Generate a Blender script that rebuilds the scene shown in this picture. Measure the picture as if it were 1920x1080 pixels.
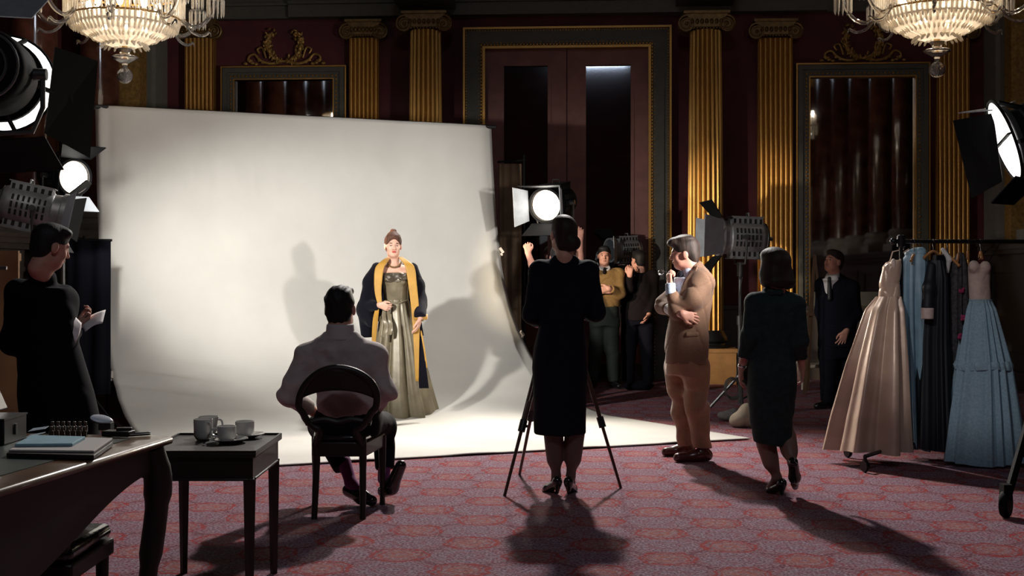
import bpy, bmesh, math, random
import numpy as np
from mathutils import Vector as V, Matrix, Euler, Quaternion

for _o in list(bpy.data.objects):
    bpy.data.objects.remove(_o)
scene = bpy.context.scene
COL = scene.collection
PI = math.pi
random.seed(7)

# ---------------------------------------------------------------- camera
F, HZ, CH = 2300.0, 518.0, 1.4          # focal length (px at 1920), horizon row, eye height
cam_data = bpy.data.cameras.new('camera')
cam = bpy.data.objects.new('camera', cam_data)
COL.objects.link(cam)
cam.location = (0, 0, CH)
cam.rotation_euler = (PI / 2, 0, 0)
cam_data.sensor_width = 36
cam_data.lens = 36 * F / 1920
cam_data.shift_y = -(540 - HZ) / 1920
cam_data.clip_start = 0.05
scene.camera = cam

# ---------------------------------------------------------------- world, exposure
world = bpy.data.worlds.new('world')
scene.world = world
world.use_nodes = True
world.node_tree.nodes['Background'].inputs[0].default_value = (0.01, 0.011, 0.015, 1)
world.node_tree.nodes['Background'].inputs[1].default_value = 0.2
vs = scene.view_settings
vs.view_transform = 'Standard'
vs.look = 'None'
vs.gamma = 1
vs.exposure = 0.0
vs.use_curve_mapping = False
scene.cycles.use_denoising = True
scene.cycles.max_bounces = 6
scene.cycles.caustics_reflective = False
scene.cycles.caustics_refractive = False
scene.cycles.sample_clamp_indirect = 4

# ---------------------------------------------------------------- lights of the set and an added gown spot
def look(loc, target):
    return (V(target) - V(loc)).to_track_quat('-Z', 'Y').to_euler()
def spot(name, loc, target, watts, angle, blend=0.3, radius=0.12, color=(1, .93, .82)):
    d = bpy.data.lights.new(name, 'SPOT')
    d.energy = watts; d.spot_size = math.radians(angle); d.spot_blend = blend
    d.shadow_soft_size = radius; d.color = color
    o = bpy.data.objects.new(name, d); COL.objects.link(o)
    o.location = loc; o.rotation_euler = look(loc, target)
    return o
def point(name, loc, watts, radius=0.2, color=(1, .86, .68)):
    d = bpy.data.lights.new(name, 'POINT')
    d.energy = watts; d.shadow_soft_size = radius; d.color = color
    o = bpy.data.objects.new(name, d); COL.objects.link(o); o.location = loc
    return o
def area(name, loc, target, watts, sx, sy, color=(1, .95, .88)):
    d = bpy.data.lights.new(name, 'AREA')
    d.shape = 'RECTANGLE'; d.size = sx; d.size_y = sy; d.energy = watts; d.color = color
    o = bpy.data.objects.new(name, d); COL.objects.link(o)
    o.location = loc; o.rotation_euler = look(loc, target)
    return o

KEY_LAMP = V((-3.22, 7.75, 2.68))       # large lamp at the left edge of the picture
RIGHT_LAMP = V((3.22, 7.85, 2.26))      # lamp at the right edge
LEFT_SMALL = V((-3.735, 10.2, 2.23))     # bright round lamp left of the backdrop
MID_LAMP = V((0.43, 13.5, 2.19))        # bright lamp behind the photographer
SIDE_LAMP = V((2.27, 12.3, 1.80))       # lamp on a stand behind the man in tweed
ks = spot('key_light', (-3.00, 8.35, 2.44), (-1.25, 12.9, 1.35), 980, 84, .85, .08, (1, .97, .91))
ks.scale = (1.1, .52, 1)           # flagged above and below by the flaps of the lamp
spot('right_light', RIGHT_LAMP + V((-.45, .25, -.05)), (-2.3, 12.4, 1.6), 680, 64, .6, .12, (1, .97, .93))
ls = spot('left_light', LEFT_SMALL + V((.25, -.02, 0)), (2.95, 16.3, 1.35), 3400, 22, .75, .05, (1, .85, .62))
ls.scale = (.62, 1.15, 1)          # narrowed by the flaps of the lamp
spot('mid_light', MID_LAMP + V((-.1, -.5, 0)), (.3, 8.0, .6), 380, 110, .6, .15, (1, .9, .75))
spot('side_light', SIDE_LAMP + V((-.6, 0, 0)), (-1.2, 11.0, .4), 70, 60, .6, .12, (1, .95, .86))
spot('overhead_light', (.55, 14.4, 6.5), (-.35, 7.7, 0), 3300, 58, .75, .16, (1, .95, .9))
spot('added_gown_fill', (-.6, 3.6, 4.4), (3.42, 9.2, .95), 330, 13, .5, .15, (1, .95, .9))  # added spot with no lamp of its own, brightens the gowns
area('hall_soft_light', (0.2, 0.3, 7.35), (0, 9, 0), 70, 1.8, .5, (.8, .88, 1))
# ---------------------------------------------------------------- picture to place helpers
def P(px, py, d):
    return V(((px - 960) / F * d, d, CH - (py - HZ) / F * d))
def FL(px, py, z=0.0):
    d = (CH - z) * F / (py - HZ)
    return P(px, py, d)

# ---------------------------------------------------------------- materials
def mat(name, col, rough=.6, metal=0., var=.0, scale=8., bump=0., bscale=60., spec=.5, sheen=0., emit=None, estr=0., trans=0., coat=0., alpha=1., stretch=None):
    m = bpy.data.materials.new(name); m.use_nodes = True
    nt = m.node_tree; b = nt.nodes['Principled BSDF']
    b.inputs['Base Color'].default_value = (*col, 1)
    b.inputs['Roughness'].default_value = rough
    b.inputs['Metallic'].default_value = metal
    b.inputs['Specular IOR Level'].default_value = spec
    b.inputs['Sheen Weight'].default_value = sheen
    b.inputs['Coat Weight'].default_value = coat
    b.inputs['Transmission Weight'].default_value = trans
    b.inputs['Alpha'].default_value = alpha
    if emit:
        b.inputs['Emission Color'].default_value = (*emit, 1)
        b.inputs['Emission Strength'].default_value = estr
    tc = nt.nodes.new('ShaderNodeTexCoord')
    src = tc.outputs['Object']
    if stretch:
        mp = nt.nodes.new('ShaderNodeMapping'); mp.inputs['Scale'].default_value = stretch
        nt.links.new(src, mp.inputs['Vector']); src = mp.outputs['Vector']
    if var > 0:
        n = nt.nodes.new('ShaderNodeTexNoise'); n.inputs['Scale'].default_value = scale
        n.inputs['Detail'].default_value = 4
        nt.links.new(src, n.inputs['Vector'])
        r = nt.nodes.new('ShaderNodeValToRGB')
        r.color_ramp.elements[0].position = .3; r.color_ramp.elements[1].position = .7
        r.color_ramp.elements[0].color = (*[max(0, c * (1 - var)) for c in col], 1)
        r.color_ramp.elements[1].color = (*[min(1, c * (1 + var)) for c in col], 1)
        nt.links.new(n.outputs['Fac'], r.inputs['Fac'])
        nt.links.new(r.outputs['Color'], b.inputs['Base Color'])
    if bump > 0:
        n2 = nt.nodes.new('ShaderNodeTexNoise'); n2.inputs['Scale'].default_value = bscale
        n2.inputs['Detail'].default_value = 3
        nt.links.new(src, n2.inputs['Vector'])
        bp = nt.nodes.new('ShaderNodeBump'); bp.inputs['Strength'].default_value = bump
        bp.inputs['Distance'].default_value = .01
        nt.links.new(n2.outputs['Fac'], bp.inputs['Height'])
        nt.links.new(bp.outputs['Normal'], b.inputs['Normal'])
    return m

# ---------------------------------------------------------------- mesh builder
def basis(d, up=V((0, 0, 1))):
    d = V(d).normalized()
    if abs(d.dot(up)) > .98:
        up = V((0, 1, 0))
    x = d.cross(up).normalized()
    y = x.cross(d).normalized()
    return x, y, d

class MB:
    def __init__(s, M=None):
        s.v = []; s.f = []; s.M = M; s.mi = []; s.cur = 0
    def add(s, vs_, fs_):
        o = len(s.v)
        if s.M is not None:
            vs_ = [s.M @ V(p) for p in vs_]
        s.v += [tuple(p) for p in vs_]
        s.f += [tuple(i + o for i in f) for f in fs_]; s.mi += [s.cur] * len(fs_)
        return s
    def box(s, c, sz, R=None):
        c = V(c); h = [a / 2 for a in sz]
        pts = []
        for i in (-1, 1):
            for j in (-1, 1):
                for k in (-1, 1):
                    p = V((i * h[0], j * h[1], k * h[2]))
                    pts.append(c + (R @ p if R is not None else p))
        return s.add(pts, [(0, 1, 3, 2), (4, 6, 7, 5), (0, 4, 5, 1), (2, 3, 7, 6), (0, 2, 6, 4), (1, 5, 7, 3)])
    def bar(s, a, b, w, h, up=V((0, 0, 1))):
        a = V(a); b = V(b); x, y, d = basis(b - a, up)
        R = Matrix((x, d, y)).transposed()
        return s.box((a + b) / 2, (w, (b - a).length, h), R)
    def cyl(s, a, b, ra, rb=None, n=16, cap=True):
        rb = ra if rb is None else rb
        return s.tube([a, b], [ra, rb], n, cap)
    def tube(s, pts, r, n=8, cap=True, closed=False):
        pts = [V(p) for p in pts]; m = len(pts)
        rr = r if isinstance(r, (list, tuple)) else [r] * m
        vs_ = []; px = None
        for i, p in enumerate(pts):
            if closed:
                d = pts[(i + 1) % m] - pts[i - 1]
            else:
                d = pts[min(i + 1, m - 1)] - pts[max(i - 1, 0)]
            if d.length < 1e-9: d = V((0, 0, 1))
            d.normalize()
            if px is None:
                px, _, _ = basis(d)
            x = (px - d * px.dot(d))
            if x.length < 1e-6: x, _, _ = basis(d)
            x.normalize(); px = x
            y = d.cross(x)
            for k in range(n):
                a = 2 * PI * k / n
                vs_.append(p + (x * math.cos(a) + y * math.sin(a)) * rr[i])
        fs_ = []
        for i in range(m if closed else m - 1):
            j = (i + 1) % m
            for k in range(n):
                q = (k + 1) % n
                fs_.append((i * n + k, i * n + q, j * n + q, j * n + k))
        if cap and not closed:
            fs_.append(tuple(range(n - 1, -1, -1)))
            fs_.append(tuple((m - 1) * n + k for k in range(n)))
        return s.add(vs_, fs_)
    def lathe(s, prof, c=(0, 0, 0), axis=(0, 0, 1), n=32, cap=True, sweep=2 * PI):
        c = V(c); x, y, d = basis(axis)
        vs_ = []; full = abs(sweep - 2 * PI) < 1e-6
        nn = n if full else n + 1
        for r, z in prof:
            for k in range(nn):
                a = sweep * k / n
                vs_.append(c + d * z + (x * math.cos(a) + y * math.sin(a)) * max(r, 1e-5))
        fs_ = []
        for i in range(len(prof) - 1):
            for k in range(n):
                q = (k + 1) % nn
                fs_.append((i * nn + k, i * nn + q, (i + 1) * nn + q, (i + 1) * nn + k))
        if cap and full:
            if prof[0][0] > 1e-4: fs_.append(tuple(range(nn - 1, -1, -1)))
            if prof[-1][0] > 1e-4: fs_.append(tuple((len(prof) - 1) * nn + k for k in range(nn)))
        return s.add(vs_, fs_)
    def sph(s, c, r, n=14, R=None):
        c = V(c); r = (r, r, r) if not isinstance(r, (tuple, list)) else r
        vs_ = []; fs_ = []; m = max(6, n // 2 + 1)
        for i in range(m + 1):
            t = PI * i / m
            for k in range(n):
                a = 2 * PI * k / n
                p = V((math.sin(t) * math.cos(a) * r[0], math.sin(t) * math.sin(a) * r[1], math.cos(t) * r[2]))
                vs_.append(c + (R @ p if R is not None else p))
        for i in range(m):
            for k in range(n):
                q = (k + 1) % n
                fs_.append((i * n + k, (i + 1) * n + k, (i + 1) * n + q, i * n + q))
        return s.add(vs_, fs_)
    def grid(s, fn, nu, nv, cu=False):
        vs_ = []; uu = nu if cu else nu + 1
        for j in range(nv + 1):
            for i in range(uu):
                vs_.append(V(fn(i / nu, j / nv)))
        fs_ = []
        for j in range(nv):
            for i in range(nu):
                k = (i + 1) % uu
                fs_.append((j * uu + i, j * uu + k, (j + 1) * uu + k, (j + 1) * uu + i))
        return s.add(vs_, fs_)
    def prism(s, poly, o, ax, bx, th):
        o = V(o); ax = V(ax); bx = V(bx); th = V(th); n = len(poly)
        a = [o + ax * p[0] + bx * p[1] for p in poly]
        b = [p + th for p in a]
        fs_ = [tuple(range(n)), tuple(range(2 * n - 1, n - 1, -1))]
        for i in range(n):
            j = (i + 1) % n
            fs_.append((i, i + n, j + n, j))
        return s.add(a + b, fs_)

ROOTM = {}
def mesh_from(name, mb, mat_, M=None, smooth=40, mats=None, midx=None):
    me = bpy.data.meshes.new(name)
    if isinstance(mb, MB):
        vv = mb.v
        if M is not None:
            vv = [M @ V(p) for p in vv]
        me.from_pydata([tuple(p) for p in vv], [], mb.f)
        if any(mb.mi):
            me.polygons.foreach_set('material_index', mb.mi)
        bm = bmesh.new(); bm.from_mesh(me)
        bmesh.ops.recalc_face_normals(bm, faces=bm.faces)
        bm.to_mesh(me); bm.free()
    else:
        vv, ff = mb
        if M is not None:
            A = np.array(M.to_3x3()); t = np.array(M.translation)
            vv = vv @ A.T + t
        me.vertices.add(len(vv)); me.vertices.foreach_set('co', vv.astype(np.float32).ravel())
        me.loops.add(len(ff) * 4); me.loops.foreach_set('vertex_index', ff.astype(np.int32).ravel())
        me.polygons.add(len(ff))
        me.polygons.foreach_set('loop_start', np.arange(0, len(ff) * 4, 4, dtype=np.int32))
        me.polygons.foreach_set('loop_total', np.full(len(ff), 4, dtype=np.int32))
        if midx is not None:
            me.polygons.foreach_set('material_index', midx.astype(np.int32))
        me.update(calc_edges=True); me.validate()
    for m_ in (mats or [mat_]):
        me.materials.append(m_)
    if smooth:
        me.shade_smooth()
        if smooth < 180 and isinstance(mb, MB):
            me.set_sharp_from_angle(angle=math.radians(smooth))
    return me

def part(name, mb, mat_, parent=None, world=True, smooth=40, bevel=0, solid=0, sub=0, label=None, stuff=False, **kw):
    """One mesh object; geometry is given in world space unless world=False."""
    M = None
    root = parent
    while root is not None and root.parent is not None:
        root = root.parent
    if root is not None and world:
        M = ROOTM[root.name].inverted()
    me = mesh_from(name, mb, mat_, M, smooth, **kw)
    o = bpy.data.objects.new(name, me); COL.objects.link(o)
    if parent is not None:
        o.parent = parent
    if solid:
        md = o.modifiers.new('solidify', 'SOLIDIFY'); md.thickness = solid; md.offset = 0
    if bevel:
        md = o.modifiers.new('bevel', 'BEVEL'); md.width = bevel; md.segments = 2; md.limit_method = 'ANGLE'
    if sub:
        md = o.modifiers.new('subdivision', 'SUBSURF'); md.levels = sub; md.render_levels = sub
    if label: o['label'] = label
    if stuff: o['kind'] = 'stuff'
    return o
def tag(o, label, cat, group=None, kind=None):
    o['label'] = label; o['category'] = cat
    if group: o['group'] = group
    if kind: o['kind'] = kind
    return o
def thing(name, label, cat, loc=(0, 0, 0), rz=0, group=None):
    o = bpy.data.objects.new(name, None); COL.objects.link(o)
    o.empty_display_size = .1
    o.location = loc; o.rotation_euler = (0, 0, rz)
    ROOTM[o.name] = Matrix.Translation(V(loc)) @ Matrix.Rotation(rz, 4, 'Z')
    return tag(o, label, cat, group)
def solo(name, mb, mat_, label, cat, loc, group=None, **kw):
    """A thing that is one mesh: geometry in world space, origin put at loc."""
    me = mesh_from(name, mb, mat_, Matrix.Translation(-V(loc)), kw.pop('smooth', 40), mats=kw.pop('mats', None), midx=kw.pop('midx', None))
    o = bpy.data.objects.new(name, me); COL.objects.link(o); o.location = loc
    if kw.get('solid'):
        md = o.modifiers.new('solidify', 'SOLIDIFY'); md.thickness = kw['solid']; md.offset = 0
    if kw.get('bevel'):
        md = o.modifiers.new('bevel', 'BEVEL'); md.width = kw['bevel']; md.segments = 2; md.limit_method = 'ANGLE'
    return tag(o, label, cat, group)
def copy_tree(o, parent=None):
    c = o.copy(); COL.objects.link(c)
    if parent is not None: c.parent = parent
    for ch in list(o.children):
        copy_tree(ch, c)
    return c
def catmull(pts, n=8):
    pts = [V(p) for p in pts]; out = []
    for i in range(len(pts) - 1):
        p0 = pts[max(i - 1, 0)]; p1 = pts[i]; p2 = pts[i + 1]; p3 = pts[min(i + 2, len(pts) - 1)]
        for k in range(n):
            t = k / n
            out.append(.5 * ((2 * p1) + (p2 - p0) * t + (2 * p0 - 5 * p1 + 4 * p2 - p3) * t * t + (3 * p1 - p0 - 3 * p2 + p3) * t ** 3))
    out.append(pts[-1])
    return out
def lerp(a, b, t): return a + (b - a) * t
def interp(t, xs, ys):
    return float(np.interp(t, xs, ys))

# ---------------------------------------------------------------- implicit surfaces (for bodies and clothes)
def Cn(a, b, ra, rb=None, k=.03, fa=False, fb=False):
    return dict(t='c', a=np.array(a, float), b=np.array(b, float), ra=ra, rb=ra if rb is None else rb, k=k, fa=fa, fb=fb)
def El(c, r, k=.03, R=None, sub=False):
    r = (r, r, r) if not isinstance(r, (tuple, list)) else r
    return dict(t='e', c=np.array(c, float), r=np.array(r, float), k=k, R=None if R is None else np.array(R), sub=sub)
def Ts(secs, yaw=0, k=.03, p=2.0):
    """stack of horizontal ellipses: (z, cx, cy, rx, ry)"""
    return dict(t='s', s=np.array(sorted([tuple(q) for q in secs]), float), yaw=yaw, k=k, p=p)
def Pl(p, n, c=None, r=None):
    """cut away what lies on the +n side of the plane (only inside a ball if c, r)"""
    return dict(t='p', p=np.array(p, float), n=np.array(V(n).normalized(), float), c=None if c is None else np.array(c, float), r=r)

def _bbox(q):
    if q['t'] == 'c':
        return np.minimum(q['a'] - q['ra'], q['b'] - q['rb']), np.maximum(q['a'] + q['ra'], q['b'] + q['rb'])
    if q['t'] == 'e':
        m = q['r'].max() if q['R'] is not None else q['r']
        return q['c'] - m, q['c'] + m
    if q['t'] == 's':
        s = q['s']; m = np.maximum(s[:, 3], s[:, 4]) if abs(q['yaw']) > 1e-6 else None
        rx = s[:, 3] if m is None else m; ry = s[:, 4] if m is None else m
        return (np.array([(s[:, 1] - rx).min(), (s[:, 2] - ry).min(), s[:, 0].min()]),
                np.array([(s[:, 1] + rx).max(), (s[:, 2] + ry).max(), s[:, 0].max()]))

def sdf(prims, h=.008, fold=None):
    adds = [q for q in prims if q['t'] != 'p' and not q.get('sub')]
    lo = np.min([_bbox(q)[0] for q in adds], axis=0) - 4 * h
    hi = np.max([_bbox(q)[1] for q in adds], axis=0) + 4 * h
    n = np.ceil((hi - lo) / h).astype(int) + 1
    D = np.full(n, 1., np.float32)
    ax = [lo[i] + h * np.arange(n[i]) for i in range(3)]
    def sub(b0, b1):
        i0 = np.maximum(0, np.floor((b0 - lo) / h).astype(int)); i1 = np.minimum(n, np.ceil((b1 - lo) / h).astype(int) + 1)
        sl = tuple(slice(i0[i], i1[i]) for i in range(3))
        g = [ax[0][sl[0]][:, None, None], ax[1][sl[1]][None, :, None], ax[2][sl[2]][None, None, :]]
        return sl, g
    for q in prims:
        if q['t'] == 'p':
            if q['c'] is not None:
                sl, (X, Y, Z) = sub(q['c'] - q['r'], q['c'] + q['r'])
            else:
                sl, (X, Y, Z) = sub(lo, hi)
            d = (X - q['p'][0]) * q['n'][0] + (Y - q['p'][1]) * q['n'][1] + (Z - q['p'][2]) * q['n'][2]
            if q['c'] is not None:
                rr = np.sqrt((X - q['c'][0]) ** 2 + (Y - q['c'][1]) ** 2 + (Z - q['c'][2]) ** 2) - q['r']
                d = np.where(rr < 0, d, -1.)
            D[sl] = np.maximum(D[sl], d)
            continue
        b0, b1 = _bbox(q); m = q['k'] + 3 * h
        sl, (X, Y, Z) = sub(b0 - m, b1 + m)
        if q['t'] == 'c':
            a, b = q['a'], q['b']; ba = b - a; L2 = max(ba.dot(ba), 1e-10)
            t = np.clip(((X - a[0]) * ba[0] + (Y - a[1]) * ba[1] + (Z - a[2]) * ba[2]) / L2, 0, 1)
            d = np.sqrt((X - a[0] - t * ba[0]) ** 2 + (Y - a[1] - t * ba[1]) ** 2 + (Z - a[2] - t * ba[2]) ** 2) - (q['ra'] + (q['rb'] - q['ra']) * t)
            L = math.sqrt(L2)
            if q['fb']: d = np.maximum(d, ((X - b[0]) * ba[0] + (Y - b[1]) * ba[1] + (Z - b[2]) * ba[2]) / L)
            if q['fa']: d = np.maximum(d, -((X - a[0]) * ba[0] + (Y - a[1]) * ba[1] + (Z - a[2]) * ba[2]) / L)
        elif q['t'] == 'e':
            x, y, z = X - q['c'][0], Y - q['c'][1], Z - q['c'][2]
            if q['R'] is not None:
                R = q['R']
                x, y, z = (R[0][0] * x + R[1][0] * y + R[2][0] * z, R[0][1] * x + R[1][1] * y + R[2][1] * z, R[0][2] * x + R[1][2] * y + R[2][2] * z)
            r = q['r']
            k0 = np.sqrt((x / r[0]) ** 2 + (y / r[1]) ** 2 + (z / r[2]) ** 2)
            k1 = np.sqrt((x / r[0] ** 2) ** 2 + (y / r[1] ** 2) ** 2 + (z / r[2] ** 2) ** 2)
            d = k0 * (k0 - 1) / np.maximum(k1, 1e-6)
        else:
            s = q['s']; zz = ax[2][sl[2]]
            c = [np.interp(zz, s[:, 0], s[:, i])[None, None, :] for i in range(1, 5)]
            x = X - c[0]; y = Y - c[1]
            ca, sa = math.cos(q['yaw']), math.sin(q['yaw'])
            x, y = ca * x + sa * y, -sa * x + ca * y
            pp = q['p']
            kk = (np.abs(x / c[2]) ** pp + np.abs(y / c[3]) ** pp) ** (1 / pp)
            g = np.sqrt(x ** 2 + y ** 2)
            d = (kk - 1) * g / np.maximum(kk, 1e-6)
            d = np.where(kk < .3, -np.minimum(c[2], c[3]) * (1 - kk), d)
            d = np.maximum(d, np.maximum(s[0, 0] - Z, Z - s[-1, 0]))
        A = D[sl]
        if q.get('sub'):
            d = -d; k = q['k']; hh = np.maximum(k - np.abs(A - d), 0) / k
            D[sl] = np.maximum(A, d) + hh * hh * k * .25
        else:
            k = q['k']; hh = np.maximum(k - np.abs(A - d), 0) / k
            D[sl] = np.minimum(A, d) - hh * hh * k * .25
    if fold is not None:
        X, Y, Z = np.meshgrid(*ax, indexing='ij', sparse=True)
        D = D + fold(X, Y, Z).astype(np.float32)
    # surface nets
    S = D < 0
    S[0] = S[-1] = False; S[:, 0] = S[:, -1] = False; S[:, :, 0] = S[:, :, -1] = False
    D = np.where(S, np.minimum(D, -1e-6), np.maximum(D, 1e-6))
    cnt = np.zeros(np.array(D.shape) - 1, np.int8)
    offs = [(i, j, k) for i in (0, 1) for j in (0, 1) for k in (0, 1)]
    nx, ny, nz = cnt.shape
    for (i, j, k) in offs:
        cnt += S[i:i + nx, j:j + ny, k:k + nz]
    act = (cnt > 0) & (cnt < 8)
    idx = np.argwhere(act)
    vid = np.full(cnt.shape, -1, np.int64); vid[act] = np.arange(len(idx))
    val = {o: D[idx[:, 0] + o[0], idx[:, 1] + o[1], idx[:, 2] + o[2]] for o in offs}
    acc = np.zeros((len(idx), 3)); num = np.zeros(len(idx))
    for o in offs:
        for axn in range(3):
            if o[axn] == 0:
                o2 = list(o); o2[axn] = 1; o2 = tuple(o2)
                a, b = val[o], val[o2]
                m = (a < 0) != (b < 0)
                t = np.where(m, a / np.where(m, a - b, 1), 0)
                p = np.tile(np.array(o, float), (len(idx), 1)); p[:, axn] = t
                acc += p * m[:, None]; num += m
    verts = lo + h * (idx + acc / np.maximum(num, 1)[:, None])
    quads = []
    for axn in range(3):
        u, w = (axn + 1) % 3, (axn + 2) % 3
        sl0 = [slice(0, -1)] * 3; sl1 = [slice(0, -1)] * 3
        sl0[axn] = slice(0, D.shape[axn] - 1); sl1[axn] = slice(1, D.shape[axn])
        sl0[u] = slice(1, D.shape[u] - 1); sl1[u] = slice(1, D.shape[u] - 1)
        sl0[w] = slice(1, D.shape[w] - 1); sl1[w] = slice(1, D.shape[w] - 1)
        a = S[tuple(sl0)]; b = S[tuple(sl1)]
        e = np.argwhere(a != b)
        ins = a[e[:, 0], e[:, 1], e[:, 2]]
        e[:, u] += 1; e[:, w] += 1
        def at(du, dw):
            q_ = e.copy(); q_[:, u] -= du; q_[:, w] -= dw
            return vid[q_[:, 0], q_[:, 1], q_[:, 2]]
        q4 = np.stack([at(1, 1), at(0, 1), at(0, 0), at(1, 0)], 1)
        q4 = np.where(ins[:, None], q4, q4[:, ::-1])
        quads.append(q4)
    quads = np.concatenate(quads)
    quads = quads[(quads >= 0).all(1)]
    # one relaxing pass
    for _ in range(2):
        s_ = np.zeros_like(verts); c_ = np.zeros(len(verts))
        for i in range(4):
            np.add.at(s_, quads[:, i], verts[quads[:, (i + 1) % 4]]); np.add.at(c_, quads[:, i], 1)
            np.add.at(s_, quads[:, i], verts[quads[:, (i + 3) % 4]]); np.add.at(c_, quads[:, i], 1)
        verts = verts * .6 + .4 * s_ / np.maximum(c_, 1)[:, None]
    return verts, quads

def paint(mesh, rules):
    """material index per face: rules = [(center, radii, R or None, index)]"""
    vv, ff = mesh
    c = vv[ff].mean(1); idx = np.zeros(len(ff), int)
    for cc, rr, R, i in rules:
        d = c - np.array(cc)
        if R is not None: d = d @ np.array(R)
        idx[((d / np.array(rr)) ** 2).sum(1) < 1] = i
    return idx
# ================================================================ THE ROOM
TH = math.radians(3.5)
CW = V((.764, 16.9, 0))
RM = Matrix.Translation(CW) @ Matrix.Rotation(-TH, 4, 'Z')       # room frame: x along the far wall, y away, z up
cT, sT = math.cos(TH), math.sin(TH)
def RP(u, v, z): return RM @ V((u, -v, z))                       # v = distance in front of the far wall
def U(px, v=0.):
    k = (px - 960) / F
    return (k * (CW.y - cT * v) - CW.x + sT * v) / (cT + k * sT)
def ZW(py, u, v=0.):
    d = CW.y - sT * u - cT * v
    return CH - (py - HZ) / F * d

M_wall = mat('red_silk_wall', (.085, .010, .014), .75, var=.25, scale=3, bump=.15, bscale=180)
M_ceil = mat('ceiling_plaster', (.10, .085, .07), .9, var=.1)
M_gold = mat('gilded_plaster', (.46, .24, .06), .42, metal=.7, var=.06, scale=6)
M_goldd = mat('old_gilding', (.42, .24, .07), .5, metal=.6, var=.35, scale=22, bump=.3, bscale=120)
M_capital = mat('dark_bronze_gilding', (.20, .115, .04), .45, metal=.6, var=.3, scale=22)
M_frame = mat('grey_stone_paint', (.080, .070, .055), .6, var=.12, scale=10)
M_stone = mat('pale_stone', (.30, .265, .22), .7, var=.15, scale=9, bump=.1, bscale=60)
M_dado = mat('dark_panelling', (.055, .040, .032), .5, var=.2, scale=6)
M_marble = mat('red_marble', (.105, .036, .022), .16, var=.5, scale=4.5, coat=.6)
M_door = mat('mahogany_door', (.22, .085, .07), .6, var=.18, scale=5)
M_mirror = mat('mirror_glass', (.55, .56, .58), .03, metal=1., bump=.012, bscale=1.6)
M_doorglass = mat('dark_door_mirror', (.30, .32, .36), .04, metal=1.)
M_black = mat('black_paint', (.008, .008, .010), .45)

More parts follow.
